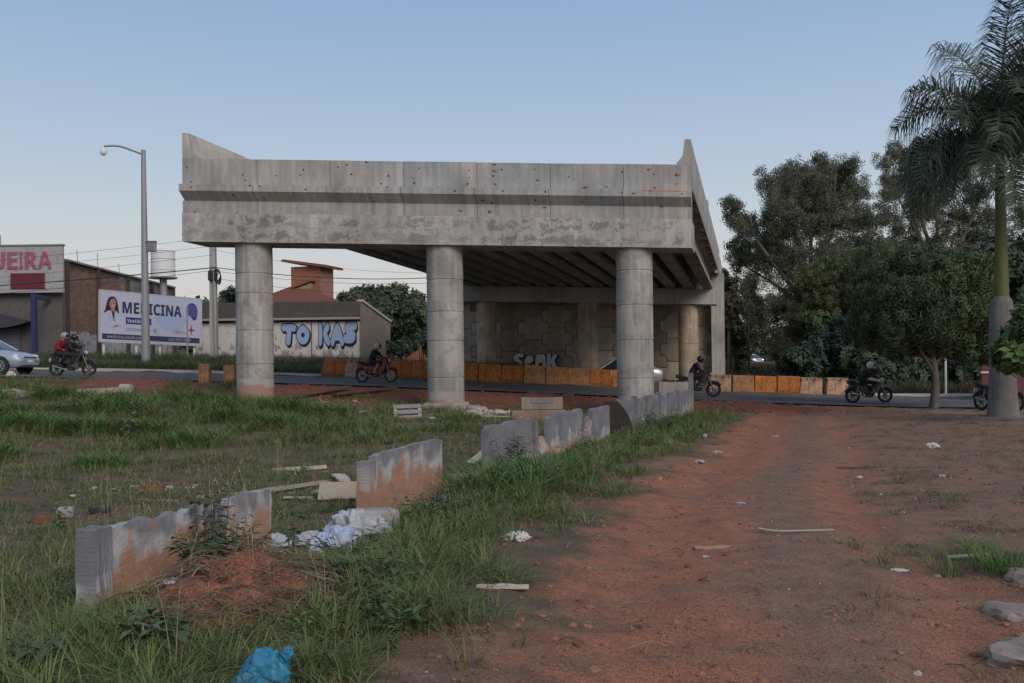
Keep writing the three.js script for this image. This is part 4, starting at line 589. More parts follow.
  for (let i = 0; i < 1100; i++) { const D = rr(4.5, 33), x = rr(-0.58, 0.3) * (D + 3), d = x - xWall(D); if (d > 1.7 || !clearOf(x, D) || fbm2(x * 0.5 + 30, D * 0.5) < 0.02) continue; const k = rr(0.7, 1.3); stalks.push([x, H(x, -D), -D, rr(0.4, 0.95), R() * 6.28, 0.24 * k, 0.2 * k, 0.12 * k]); }
  const leafy = [0, 1, 2].map((v) => { const pos = []; for (let st = 0; st < 7; st++) { const a = R() * 6.28, h = rr(0.16, 0.42), ex = Math.cos(a) * 0.16, ez = Math.sin(a) * 0.16; for (let k = 1; k < 9; k++) { const t = k / 9, c = V(ex * t * t, h * t, ez * t * t), q = k * 2.4 + a, o = V(Math.cos(q), rr(-0.1, 0.4), Math.sin(q)).normalize(), l = rr(0.05, 0.11) * (1.2 - 0.5 * t), w = V(-o.z, rr(-0.2, 0.2), o.x).multiplyScalar(l * (v === 1 ? 0.34 : 0.22)), m = c.clone().addScaledVector(o, l * 0.5), e = c.clone().addScaledVector(o, l).add(V(0, -0.03, 0)), A = m.clone().add(w), B = m.clone().sub(w); pos.push(...c.toArray(), ...A.toArray(), ...e.toArray(), ...c.toArray(), ...e.toArray(), ...B.toArray()); } } return fromPos(pos); }), LW = [[], [], []];
  for (let i = 0; i < 6500; i++) { const D = 3.6 + 26.4 * Math.pow(R(), 1.3), x = xWall(D) + rr(-3.5, 2.8), d = x - xWall(D), cl = fbm2(x * 0.9 + 50, D * 0.9); if (!clearOf(x, D) || gauss(x, D, -1.75, 6.05, 0.6, 0.8) > 0.4 || R() > sst(0.08, 0.36, cl) * (d > 0 ? 1 - sst(0.8, 1.8, d - vE(D)) : 0.05) * 0.55 || ((x + 1.2) ** 2 + (D - 4.5) ** 2 < 0.14)) continue; const k = rr(0.75, 1.3); LW[i % 3].push([x, H(x, -D), -D, rr(0.35, 0.9) * (D < 8 ? 0.75 : 1), R() * 6.28, 0.1 * k, 0.165 * k, 0.05 * k]); }
  leafy.forEach((g, v) => scatter('leafy_weeds', g, white, LW[v], ['narrow leaved weeds matted in the grass along the slabs', 'broad leaved weeds matted in the grass along the slabs', 'small leafy weeds matted in the grass along the slabs'][v], 'weeds'));
  scatter('seed_stalks', stalk, white, stalks, 'dry seed stalks standing over the grass', 'dry grass');
  scatter('tall_grass', tall[0], white, L.t0, 'scattered upright green grass tufts over the waste ground', 'grass'); scatter('tall_grass', tall[1], white, L.t1, 'arching green grass tufts over the waste ground', 'grass');
  scatter('short_grass', short[0], white, L.s0, 'low green turf between the rubble and the slabs', 'grass'); scatter('short_grass', short[1], white, L.s1, 'low flattened turf between the rubble and the slabs', 'grass');
  scatter('dry_grass', dry[0], white, L.d0, 'straw coloured dry grass standing in the dirt', 'dry grass'); scatter('dry_grass', dry[1], white, L.d1, 'straw coloured dry grass lying on the dirt path', 'dry grass');
  scatter('grass_clump', wide, white, L.w, 'bright green tall grass clumps beside the slabs and in the field', 'grass'); scatter('rank_grass', tuft(30, 0.85, 0.35, 0.03, 0.8), white, L.far, 'tall rank grass beyond the road', 'grass');
}
// ---- trees
function sprig(n, len, wid, droop, size) {           // a twig's worth of leaves; the twig points along +y
  const pos = [];
  for (let i = 0; i < n; i++) {
    const a = i * 2.4 + rr(-0.4, 0.4), h = size * (i / n), out = V(Math.cos(a), rr(0.1, 0.7) - droop, Math.sin(a)).normalize(), b = V(out.x * 0.02, h, out.z * 0.02), m = b.clone().addScaledVector(out, len * 0.5), t = b.clone().addScaledVector(out, len).add(V(0, -droop * len * 0.4, 0)), s = V(-out.z, rr(-0.5, 0.5), out.x).normalize().multiplyScalar(wid / 2), l = m.clone().add(s), r = m.clone().sub(s);
    pos.push(...b.toArray(), ...l.toArray(), ...t.toArray(), ...b.toArray(), ...t.toArray(), ...r.toArray());
  }
  return fromPos(pos);
}
const UPV = V(0, 1, 0);
function crownOf(parent, geo, clumps, per, tones, opt = {}) {
  const list = [], ox = parent.position;
  for (const [x, y, z, rx, ry, rz = (rx + ry) / 2] of clumps) {
    const n = Math.round(per * Math.max(0.3, rx * ry));
    const subs = []; for (let k = 0; k < Math.max(6, n / (opt.per ?? 40)); k++) { const v = V(rr(-1, 1), rr(-1, 1), rr(-1, 1)); if (v.length() > 1) v.normalize().multiplyScalar(rr(0.75, 1)); subs.push([v, rr(0.14, opt.lump ?? 0.34), rr(0.7, 1.3)]); }
    for (let i = 0; i < n; i++) {
      const [sv, sr, st] = subs[Math.floor(R() * subs.length)], v = V(rr(-1, 1), rr(-1, 1), rr(-1, 1)); if (v.lengthSq() > 1) v.normalize(); const q = sv.clone().addScaledVector(v, sr), p = V(x + q.x * rx, y + q.y * ry, z + q.z * rz);
      const out = V(v.x, v.y + (opt.lift ?? 0.3), v.z).add(V(rr(-0.5, 0.5), rr(-0.5, 0.5), rr(-0.5, 0.5))); if (opt.hang) out.y -= opt.hang; list.push([p, out.normalize(), rr(0.7, 1.3), st]);
    }
  }
  const o = new THREE.InstancedMesh(geo, opt.mat ?? white, list.length), d = new THREE.Object3D(); o.name = 'crown'; o.userData.kind = 'stuff'; o.castShadow = o.receiveShadow = true;
  list.forEach(([p, out, s, st], i) => { d.position.copy(p).sub(ox); d.quaternion.setFromUnitVectors(UPV, out); d.rotateY(R() * 6.28); d.scale.setScalar(s); d.updateMatrix(); o.setMatrixAt(i, d.matrix); const t = tones[Math.floor(R() * tones.length)], k = rr(0.75, 1.25) * (0.6 + 0.4 * st); o.setColorAt(i, C(t[0] * k, t[1] * k, t[2] * k)); });
  parent.add(o); return o;
}
function trunkTo(parent, base, clumps, r, m, lean = [0, 0], fork = 0.45) {
  const o = V(...base), top = clumps.reduce((a, c) => Math.max(a, c[1]), 0), h = top - base[1], f = o.clone().add(V(lean[0], h * fork, lean[1])), rel = (p) => p.clone().sub(parent.position);
  part(parent, 'trunk', limb([rel(o).add(V(0, -0.2, 0)), rel(o.clone().lerp(f, 0.5).add(V(r * 0.5, 0, 0))), rel(f)], [r * 1.25, r, r * 0.8]), m);
  for (const c of clumps) { const e = V(c[0], c[1], c[2]), mid = f.clone().lerp(e, 0.5).add(V(rr(-0.3, 0.3), -0.12 * f.distanceTo(e), rr(-0.3, 0.3))); const s = o.clone().lerp(f, rr(0.7, 1)); part(parent, 'limb', limb([rel(s), rel(mid), rel(e)], [r * 0.55, r * 0.32, r * 0.1], 6), m); }
}
const zz = (list, spread) => list.map((c, i) => [c[0], c[1], c[2] + spread * (hash(i, 7, 2) - 0.5) * 2, c[3], c[4]]);
const eucSprig = sprig(13, 0.3, 0.06, 0.7, 0.55), mangoSprig = sprig(14, 0.21, 0.052, 0.5, 0.42), bushSprig = sprig(14, 0.26, 0.13, 0.1, 0.35), farSprig = sprig(12, 0.5, 0.22, 0.2, 0.6);
const EUC_A = zz([[23.85, 16.13, -75, 3.28, 2.19], [21.49, 14.36, -75, 2.97, 2.5], [26.57, 14.69, -75, 2.66, 2.5], [23.57, 11.99, -75, 4.06, 2.81], [19.89, 11.65, -75, 2.19, 2.66], [18.6, 9.9, -75, 1.0, 1.9], [21.02, 7.88, -75, 2.81, 3.12], [25.56, 9.08, -75, 2.97, 3.12], [22.54, 4.74, -75, 2.66, 2.66], [17.5, 13.2, -75, 1.2, 1.5], [18.7, 7.2, -75, 1.2, 1.9], [19.6, 4.8, -75, 1.4, 1.4], [28.1, 11.94, -75, 1.56, 1.95], [25.43, 17.21, -75, 1.88, 1.25]], 2.2);
const EUC_B = zz([[35.9, 19.48, -85, 2.66, 2.48], [34.53, 15.95, -85, 2.48, 2.12], [38.54, 18.12, -85, 2.66, 3.36], [33.58, 18.0, -85, 1.15, 1.42], [39.82, 13.68, -85, 3.54, 2.66], [35.82, 12.84, -85, 1.95, 1.59], [43.35, 12.75, -85, 3.54, 4.43], [41.65, 18.97, -85, 2.66, 3.54]], 2);
const MANGO_B = zz([[19.88, 6.57, -58, 2.54, 1.69], [22.31, 7.33, -58, 2.42, 1.45], [19.13, 4.59, -58, 1.93, 1.69], [21.67, 5.04, -58, 2.42, 1.81], [24.13, 7.6, -58, 1.81, 0.97]], 1.2);
const sc = 35.8 / 38, MANGO_A = zz([[16.58, 4.19, 0, 2.45, 1.74], [15.3, 3.75, 0, 1.75, 1.2], [17.96, 3.77, 0, 1.5, 1.66], [16.79, 5.21, 0, 1.9, 0.87], [14.6, 3.25, 0, 1.05, 0.6], [16.95, 2.75, 0, 1.7, 0.6], [18.34, 2.7, 0, 0.79, 0.9]].map((c) => [c[0] * sc, 1.5 + (c[1] - 1.5) * sc, -35.8, c[3] * sc, c[4] * sc]), 0.8);
{
  const a = thing('eucalyptus_tree', 'tall eucalyptus with pale forked limbs right of the overpass', 'tree', [22.9, H(22.9, -75), -75]); trunkTo(a, [22.9, H(22.9, -75), -75], EUC_A, 0.42, M.barkPale, [0.4, 0], 0.4); crownOf(a, eucSprig, EUC_A, 105, [[0.15, 0.165, 0.105], [0.13, 0.145, 0.1], [0.17, 0.17, 0.105], [0.1, 0.115, 0.085]], { hang: 0.75, lump: 0.4, per: 30 });
  const b = thing('eucalyptus_tree', 'second tall eucalyptus standing behind the palm crown', 'tree', [38, H(38, -85), -85]); trunkTo(b, [38, H(38, -85), -85], EUC_B, 0.42, M.barkPale, [0, 0], 0.5); crownOf(b, eucSprig, EUC_B, 75, [[0.16, 0.165, 0.1], [0.135, 0.145, 0.095], [0.18, 0.175, 0.1]], { hang: 0.75, lump: 0.38, per: 30 });
  const c = thing('mango_tree', 'round yellowish green mango tree behind the road, left of the nearer mango', 'tree', [21.5, H(21.5, -58), -58]); trunkTo(c, [21.5, H(21.5, -58), -58], MANGO_B, 0.25, M.bark, [0, 0], 0.3); crownOf(c, mangoSprig, MANGO_B, 420, [[0.1, 0.125, 0.055], [0.085, 0.11, 0.05], [0.125, 0.135, 0.055]], { hang: 0.35 });
  const bm = [16.65 * sc, H(16.65 * sc, -35.8), -35.8], d = thing('mango_tree', 'dense dark mango tree with thin trunk at the roadside by the palm', 'tree', bm); trunkTo(d, bm, MANGO_A, 0.15, M.bark, [0.05, 0], 0.36); crownOf(d, mangoSprig, MANGO_A, 1150, [[0.075, 0.115, 0.055], [0.09, 0.125, 0.056], [0.06, 0.095, 0.05], [0.105, 0.13, 0.056]], { hang: 0.5, lump: 0.26, per: 60 });
  const bush = (name, label, list, per, tones, cat = 'shrub', sp = bushSprig) => { const p = list[0], t = thing(name, label, cat, [p[0], H(p[0], p[2]), p[2]]); for (const q of list) for (let k = 0; k < 3; k++) part(t, 'stem', limb([V(q[0] - p[0] + rr(-0.2, 0.2), H(q[0], q[2]) - t.position.y - 0.1, q[2] - p[2]), V(q[0] - p[0] + rr(-0.4, 0.4), q[1] - t.position.y, q[2] - p[2] + rr(-0.3, 0.3))], [0.06, 0.025], 5), M.bark); crownOf(t, sp, list, per, tones); return t; };
  const dk = [[0.06, 0.082, 0.048], [0.08, 0.095, 0.052], [0.062, 0.095, 0.06]];
  bush('shrub', 'dark bluish green shrub behind the faded barrier at right end', [[17.6, 2.2, -54, 1.6, 1.5], [16.2, 1.6, -54, 1.2, 1.0], [18.9, 3.3, -55, 1.3, 1.1]], 300, [[0.03, 0.062, 0.045], [0.028, 0.05, 0.036], [0.04, 0.075, 0.04]]);
  bush('shrub', 'bright yellow green shrub top below the eucalyptus', [[18.6, 4.0, -56.5, 1.2, 0.9]], 300, [[0.06, 0.09, 0.03], [0.05, 0.08, 0.03]]);
  bush('shrub', 'dark tangled undergrowth behind the white helmeted rider', [[20.0, 1.5, -52, 2.0, 1.5], [22.4, 1.5, -52.5, 1.8, 1.5], [21, 2.8, -54, 1.8, 1.2]], 240, dk);
  bush('shrub', 'dark undergrowth behind the mango trunk and white post', [[25.0, 1.3, -52, 2.2, 1.4], [27.6, 1.5, -53, 2.0, 1.6], [26, 3.2, -55, 2.4, 1.6], [30, 2.4, -54, 2.4, 2.2]], 200, dk);
  bush('shrub', 'dark tall shrub mass behind the palm trunk', [[29.5, 6.5, -58, 3, 2.4], [26.5, 6.5, -60, 2.4, 1.8], [33, 6, -60, 3.2, 3.4]], 130, dk, 'shrub', farSprig);
  const t = thing('broadleaf_tree', 'dark green spreading tree behind the salmon house', 'tree', [-13, H(-13, -100), -100]); const LEFT = zz([[-14.18, 9.38, -100, 2.71, 1.35], [-11.38, 7.58, -100, 2.5, 2.5], [-16.78, 9.31, -100, 1.88, 1.04], [-12.86, 6.14, -100, 2.29, 1.56], [-10.53, 9.03, -100, 1.04, 1.04], [-14.5, 7, -100, 3, 2]], 1.5); trunkTo(t, [-13, H(-13, -100), -100], LEFT, 0.3, M.bark); crownOf(t, farSprig, LEFT, 130, [[0.08, 0.105, 0.055], [0.095, 0.12, 0.06], [0.065, 0.09, 0.05]]);
  bush('shrub', 'bluish green hedge right of the grey gable', [[-8.0, 3.5, -70, 1.1, 0.7], [-6.6, 3.5, -70, 1.2, 0.7], [-5.3, 3.3, -70.5, 1.1, 0.8]], 150, [[0.06, 0.11, 0.075], [0.075, 0.12, 0.075], [0.06, 0.09, 0.055]], 'hedge');
  bush('shrub', 'small round tree top above the grey wall beside the left column', [[-22.5, 8.3, -80, 1.0, 0.7], [-21.6, 7.7, -80, 1.1, 0.9], [-24, 7.6, -81, 1.1, 0.8]], 200, dk);
  bush('shrub', 'weeds growing against the white wall behind the two riders', [[-25.6, 2.4, -56.8, 0.8, 0.5], [-26.4, 2.6, -57.6, 0.6, 0.7]], 120, [[0.08, 0.095, 0.05], [0.07, 0.08, 0.04]], 'weeds');
  bush('vine', 'dark vines hanging over the approach ramp wall', [[14.7, 6.3, -65.5, 0.6, 1.4], [15.3, 4.6, -66.5, 0.7, 1.9], [15.9, 2.6, -68, 0.6, 1.3], [15.0, 7.6, -66, 0.5, 0.8]], 320, [[0.05, 0.055, 0.03], [0.04, 0.05, 0.03], [0.07, 0.07, 0.035]], 'vine');
  bush('far_tree', 'far dark tree at the end of the side road', [[44.2, 4.25, -150, 2.8, 2.2], [40.5, 3.0, -152, 1.6, 1.0]], 60, dk, 'tree', farSprig);
  bush('far_tree', 'far tree beside the ramp end at the horizon gap', [[34.6, 3.6, -148, 1.3, 1.3], [36.4, 2.8, -149, 1.4, 0.8]], 60, dk, 'tree', farSprig);
  const pole = thing('dark_post', 'dark slender post beside the ramp wall at the horizon gap', 'post', [17.3, 0.8, -70]); part(pole, 'shaft', bar([0, 0, 0], [0, 5.0, 0], 0.08), M.black); part(pole, 'cap', flat(new THREE.SphereGeometry(0.1, 8, 6).translate(0, 5, 0)), M.black);
  // a far belt of trees that closes the horizon
  const list = []; for (let k = 0; k < 120; k++) { const a = (k / 120) * 1.75 - 0.875, D = rr(210, 300), x = Math.tan(a) * D; list.push([x, rr(4.5, 8), -D, rr(5, 9), rr(2.5, 5)]); } for (let k = 0; k < 60; k++) { const x = k % 2 ? rr(48, 120) : rr(-120, -42); list.push([x, rr(4.5, 7), -rr(90, 150), rr(4, 7), rr(3, 4.5)]); }
  const belt = thing('tree_belt', 'far belt of trees closing the horizon', 'trees', [0, 2, -240]); belt.userData.kind = 'stuff'; crownOf(belt, sprig(10, 1.3, 0.7, 0.2, 1.4), list, 7, dk);
}
// ---- royal palm
{
  const x0 = 14.31, z0 = -28, y0 = H(x0, z0) - 0.05, p = thing('royal_palm', 'royal palm with swollen grey trunk, green crownshaft and arching feathery fronds', 'palm', [x0, y0, z0]);
  const prof = [[0.49, -0.1], [0.45, 0.08], [0.4, 0.45], [0.365, 1.0], [0.35, 1.7], [0.345, 2.4], [0.33, 3.0], [0.29, 3.4], [0.21, 3.58]], g = new THREE.LatheGeometry(prof.flatMap(([r, y], i, a) => { const out = [], n = a[i + 1]; if (!n) return [new THREE.Vector2(r, y)]; for (let k = 0; k < 6; k++) { const t = k / 6; out.push(new THREE.Vector2(mix(r, n[0], t) + (k % 2 === 0 ? 0.009 : 0), mix(y, n[1], t))); } return out; }), 28);
  part(p, 'trunk', toCreasedNormals(metric(g), 0.6), mat([0.5, 0.48, 0.5], 0.95, { map: rep(T.concrete, 1.4), bumpMap: rep(T.bark, 0.8), bumpScale: 0.02 }));
  part(p, 'crownshaft', flat(new THREE.LatheGeometry([[0.2, 3.56], [0.195, 3.9], [0.175, 4.6], [0.15, 6.2], [0.13, 7.95]].map((q) => new THREE.Vector2(...q)), 20)), mat([0.16, 0.19, 0.035], 0.55, { map: rep(T.plaster, 2) }));
  const leaf = mat([0.07, 0.09, 0.052], 0.65), leaf2 = mat([0.052, 0.072, 0.042], 0.65), rib = mat([0.1, 0.12, 0.06], 0.7);
  const frond = (az, elev, len, droop, seed) => {
    const pts = []; let a = elev, q = V(0, 7.9, 0); const dirH = V(Math.cos(az), 0, Math.sin(az)), n = 16; pts.push(q.clone());
    for (let i = 0; i < n; i++) { q = q.clone().addScaledVector(dirH, Math.cos(a) * (len / n)).add(V(0, Math.sin(a) * (len / n), 0)); a -= droop / n * (0.5 + 1.1 * (i / n)); pts.push(q); }
    const cv = new THREE.CatmullRomCurve3(pts), pos = [], N = 120, rng = RNG(seed);
    for (let i = 6; i < N; i++) for (const s of [-1, 1]) {
      const t = i / N, c = cv.getPointAt(t), tg = cv.getTangentAt(t), side = V(-dirH.z, 0, dirH.x).multiplyScalar(s), up = V().crossVectors(side, tg).multiplyScalar(s), L = (1.15 * Math.sin(Math.PI * (0.12 + 0.8 * t)) + 0.12) * (0.85 + 0.3 * rng()), ro = (rng() - 0.35) * 1.5;
      const d = side.clone().multiplyScalar(Math.cos(ro)).addScaledVector(up, Math.sin(ro)).addScaledVector(tg, 0.55).normalize(), m = c.clone().addScaledVector(d, L * 0.5), e = c.clone().addScaledVector(d, L * 0.92).add(V(0, -L * (0.3 + 0.62 * rng()), 0)), w = tg.clone().multiplyScalar(0.017);
      pos.push(...c.clone().sub(w).toArray(), ...c.clone().add(w).toArray(), ...m.clone().add(w).toArray(), ...c.clone().sub(w).toArray(), ...m.clone().add(w).toArray(), ...m.clone().sub(w).toArray(), ...m.clone().sub(w).toArray(), ...m.clone().add(w).toArray(), ...e.toArray());
    }
    const f = part(p, 'frond', fromPos(pos), seed % 2 ? leaf : leaf2); part(f, 'midrib', flat(limb([pts[0], pts[4], pts[8], pts[12], pts[16]], [0.06, 0.04, 0.028, 0.016, 0.006], 5)), rib);
  };
  [[3.14, 1.22, 3.5, 1.75, 1], [2.9, 0.3, 3.3, 1.9, 3], [2.4, 0.85, 3.7, 2.1, 4], [2.2, 0.3, 3.6, 1.9, 5], [1.6, 1.2, 4.4, 2.0, 6], [1.5, 0.3, 4.0, 1.9, 7], [3.9, 1.1, 3.8, 2.0, 8], [4.2, 0.6, 3.9, 2.0, 9], [4.9, 1.2, 4.4, 1.9, 10], [0.2, 1.1, 4.4, 2.0, 11], [-0.5, 0.7, 4.2, 2.0, 12], [0.7, 0.5, 4.2, 2.0, 13], [5.6, 1.2, 4.4, 1.8, 14], [1.9, 1.42, 4.7, 1.2, 15], [0.9, 1.45, 4.9, 1.0, 16], [4.4, 1.4, 4.7, 1.1, 17], [2.7, -0.1, 3.2, 1.4, 18], [1.9, -0.2, 3.4, 1.3, 19], [3.6, -0.1, 3.2, 1.4, 20], [0.9, -0.1, 3.4, 1.3, 21], [0.4, 1.45, 4.8, 1.3, 23], [2.05, 0.7, 3.9, 2.2, 24], [3.25, 0.15, 3.2, 1.7, 29], [1.9, 1.0, 4.2, 2.1, 30], [1.2, 0.8, 4.2, 2.1, 31], [3.45, 0.5, 3.3, 2.1, 33]].forEach((a) => frond(...a));
  const br = [[12.9 * 0.98, 2.2, -24.5, 0.0, 0]];
  const t = thing('leafy_branch_tree', 'bright green young tree reaching in at the right edge before the palm', 'tree', [14.0, H(14, -25), -25]); const cl = [[13.45, 2.15, -25, 0.3, 0.3], [13.75, 2.6, -25.1, 0.32, 0.35], [13.2, 1.8, -25, 0.28, 0.14], [14.2, 2.2, -25, 0.6, 0.8]]; trunkTo(t, [14.0, H(14, -25), -25], cl, 0.06, M.bark); crownOf(t, bushSprig, cl, 700, [[0.08, 0.13, 0.035], [0.065, 0.11, 0.035]]);
}
// ---------------------------------------------------------------- broken slabs of the old wall
{
  // weathered precast concrete: grey mould from the top, white lime runs, red earth splashed up from below
  const slabTex = (seed, red, grey) => tex(512, 512, (u, v) => {
    const c = concreteFn(seed, 0.4, [1, 0.985, 0.97])(u, v), top = sst(-0.12, 0.14, v - (1 - grey) + 0.5 * (pf(u, v, 5, seed + 2, 4) - 0.5) + 0.35 * (pn(u * 14, v * 2, 14, seed + 3) - 0.5)), e = sst(-0.14, 0.14, red - v + 0.55 * (pf(u, v, 4, seed + 5, 5) - 0.5) + 0.34 * (pn(u * 16, v * 1.5, 16, seed + 6) - 0.5) + 0.2 * (pf(u, v, 40, seed + 7, 3) - 0.5)), lime = sst(0.74, 0.82, pn(u * 9, v * 1.5, 9, seed + 8)) * (1 - v);
    let q = [mix(c[0], c[0] * 0.5, top), mix(c[1], c[1] * 0.51, top), mix(c[2], c[2] * 0.55, top)]; q = q.map((k) => mix(k, 0.5, lime * 0.4)); const k = 0.8 + 0.4 * pf(u, v, 20, seed + 9, 3); return [mix(q[0], 0.36 * k, e * 0.85), mix(q[1], 0.175 * k, e * 0.85), mix(q[2], 0.095 * k, e * 0.85)];
  });
  const TX = [[401, 0.72, 0.16], [421, 0.74, 0.2], [441, 0.16, 0.62], [461, 0.22, 0.5], [481, 0.06, 0.72]].map((a) => mat([1, 1, 1], 0.94, { map: slabTex(...a), bumpMap: rep(T.concreteBump, 0.35), bumpScale: 0.01 }));
  const dir = Math.atan2(1, 0.33) ;                  // the row runs along (0.33, -1)
  // an upright slab between distances D0 and D1, its top edge broken; uv runs over the whole slab
  function slabGeo(D0, D1, h0, h1, th, seed, chips = 0.05) {
    const n = Math.max(8, Math.round((D1 - D0) * 18)), m = 7, pos = [], uv = [], f = (t, v, s) => { const D = mix(D0, D1, t), x = xWall(D), top = mix(h0, h1, t) + chips * (0.25 * n2(t * (D1 - D0) * 1.2, seed) - 1.5 * sst(0.45, 0.75, n2(t * (D1 - D0) * 2.2, seed + 5)) + 0.25 * n2(t * (D1 - D0) * 15, seed + 8)) - (Math.abs(t - 0.5) > 0.46 ? chips * (0.8 + 0.8 * n2(seed, 4)) : 0), y0 = Math.min(H(x, -D), 0.1) - 0.12; const y = mix(y0, H(x, -D) * 0.3 + top, v); return [x + s * th * 0.5 * 0.95 + 0.008 * n2(D * 3, y * 5 + seed), y, -D + s * th * 0.5 * 0.31]; };
    const quad = (a, b, c, d, ua, ub, uc, ud) => { pos.push(...a, ...b, ...c, ...a, ...c, ...d); uv.push(...ua, ...ub, ...uc, ...ua, ...uc, ...ud); };
    for (const s of [1, -1]) for (let i = 0; i < n; i++) for (let j = 0; j < m; j++) { const t0 = i / n, t1 = (i + 1) / n, v0 = j / m, v1 = (j + 1) / m; quad(f(t0, v0, s), f(t1, v0, s), f(t1, v1, s), f(t0, v1, s), [t0, v0], [t1, v0], [t1, v1], [t0, v1]); }
    for (let i = 0; i < n; i++) { const t0 = i / n, t1 = (i + 1) / n; quad(f(t0, 1, 1), f(t1, 1, 1), f(t1, 1, -1), f(t0, 1, -1), [t0, 0.9], [t1, 0.9], [t1, 0.97], [t0, 0.97]); }
    for (const t of [0, 1]) for (let j = 0; j < m; j++) { const v0 = j / m, v1 = (j + 1) / m; quad(f(t, v0, 1), f(t, v1, 1), f(t, v1, -1), f(t, v0, -1), [t * 0.96, v0], [t * 0.96, v1], [t * 0.96 + 0.04, v1], [t * 0.96 + 0.04, v0]); }
    const g = new THREE.BufferGeometry(); g.setAttribute('position', new THREE.Float32BufferAttribute(pos, 3)); g.setAttribute('uv', new THREE.Float32BufferAttribute(uv, 2)); g.computeVertexNormals(); return g;
  }
  const at = (g, D) => { const p = [xWall(D), 0, -D]; return [g.map((q) => q.translate(-p[0], 0, -p[2])), p]; };
  function wallPiece(name, label, D0, pieces, posts = []) {
    const t = thing(name, label, 'concrete slab', [xWall(D0), 0, -D0], 0, 'broken slabs of the old wall');
    for (const [a, b, h0, h1, th, mk, seed, ch] of pieces) part(t, 'slab', slabGeo(a, b, h0, h1, th, seed, ch).translate(-xWall(D0), 0, D0), TX[mk]);
    for (const [D, h, w, mk] of posts) part(t, 'post', (() => { const g = slabGeo(D, D + w, h, h, 0.15, D, 0.012).translate(-xWall(D0), 0, D0); return g; })(), TX[mk]);
    return t;
  }
  wallPiece('broken_slab', 'nearest broken slab, orange with splashed earth, a weed climbing over it', 6.0, [[6.2, 7.12, 0.53, 0.57, 0.075, 0, 3, 0.03], [7.14, 7.35, 0.5, 0.53, 0.07, 1, 4, 0.04], [7.37, 7.98, 0.55, 0.57, 0.075, 0, 12, 0.015]], [[6.02, 0.55, 0.15, 3]]);
  wallPiece('broken_slab', 'tall squarish slab stained pale orange beside the white rubbish', 9.6, [[9.8, 11.5, 0.68, 0.72, 0.08, 1, 21, 0.014]], [[9.62, 0.63, 0.14, 1]]);
  const ft = solo('footing_block', metric(jiggle(new RoundedBoxGeometry(0.42, 0.28, 0.3, 3, 0.03), 0.02, 4, 3)), M.concrete, 'low concrete footing block at the near foot of the squarish slab', 'concrete block', [-1.28, 0.12, -8.85], 0.4);
  wallPiece('broken_slab', 'dark mouldy slab with white lime runs half sunk in tall grass', 12.9, [[13.0, 15.0, 0.76, 0.78, 0.08, 2, 33, 0.035]], [[15.05, 0.74, 0.16, 2]]);
  wallPiece('broken_slab', 'slab with dark head and pink foot behind the tall grass', 15.9, [[15.9, 18.05, 0.76, 0.8, 0.09, 3, 41, 0.035]]);
  wallPiece('broken_slab', 'narrow slab with pale face beside the leaning dark board', 18.7, [[18.75, 20.3, 0.76, 0.77, 0.08, 2, 52, 0.03]]);
  wallPiece('broken_slab', 'long ribbed wall remnant with pale streaks ending in a tall post', 21.2, [[21.2, 22.9, 0.86, 0.84, 0.07, 4, 61, 0.04], [23.2, 24.3, 0.8, 0.83, 0.07, 2, 64, 0.05], [24.5, 26.2, 0.86, 0.84, 0.07, 4, 66, 0.04], [26.5, 27.5, 0.78, 0.84, 0.07, 3, 67, 0.05], [27.75, 29.4, 0.87, 0.85, 0.07, 4, 71, 0.04], [29.75, 30.9, 0.8, 0.84, 0.07, 2, 73, 0.05], [31.1, 32.3, 0.86, 0.86, 0.07, 3, 75, 0.04]], [[23.0, 0.89, 0.12, 2], [24.36, 0.87, 0.1, 4], [26.3, 0.9, 0.12, 2], [29.5, 0.9, 0.14, 4], [32.46, 1.42, 0.17, 3]]);
  const frag = (label, x, D, w, h, d, rx, ry, rz, mk) => { const g = new THREE.BoxGeometry(w, h, d, 8, 8, 2), p = g.attributes.position; for (let i = 0; i < p.count; i++) { const X = p.getX(i), Y = p.getY(i), e = 0.16 * n2(X * 5 + x * 9, Y * 5); p.setXYZ(i, X * (1 + 0.25 * e * 2 + 0.2 * n2(Y * 4, x)), Y * (1 + e + 0.25 * n2(X * 4, D)), p.getZ(i)); } const o = solo('slab_fragment', metric(g), TX[mk], label, 'concrete slab', [x, H(x, -D) + h * 0.3, -D], ry, 'fragments of the old wall'); o.rotation.order = 'YXZ'; o.rotation.x = rx; o.rotation.z = rz; };
  frag('jagged slab fragment leaning in the gap right of the dark mouldy slab', 0.45, 15.35, 0.42, 0.5, 0.07, -0.35, 0.9, 0.12, 3); frag('low broken fragment before the pink footed slab', 0.62, 15.6, 0.5, 0.28, 0.08, -0.9, 0.5, 0.1, 1); frag('upright shard between the pink footed and the narrow slab', 1.42, 18.4, 0.3, 0.62, 0.07, 0.06, 1.2, -0.08, 4); frag('tilted shard behind the narrow slab', 1.35, 19.4, 0.6, 0.4, 0.08, 0.5, 0.7, 0.2, 2); frag('flat fragment lying in the grass past the squarish slab', -0.55, 12.2, 0.5, 0.36, 0.06, -1.4, 0.4, 0, 1); frag('broken corner piece lying at the foot of the ribbed remnant', 2.3, 21.2, 0.5, 0.36, 0.08, -0.7, 0.9, 0.2, 4);
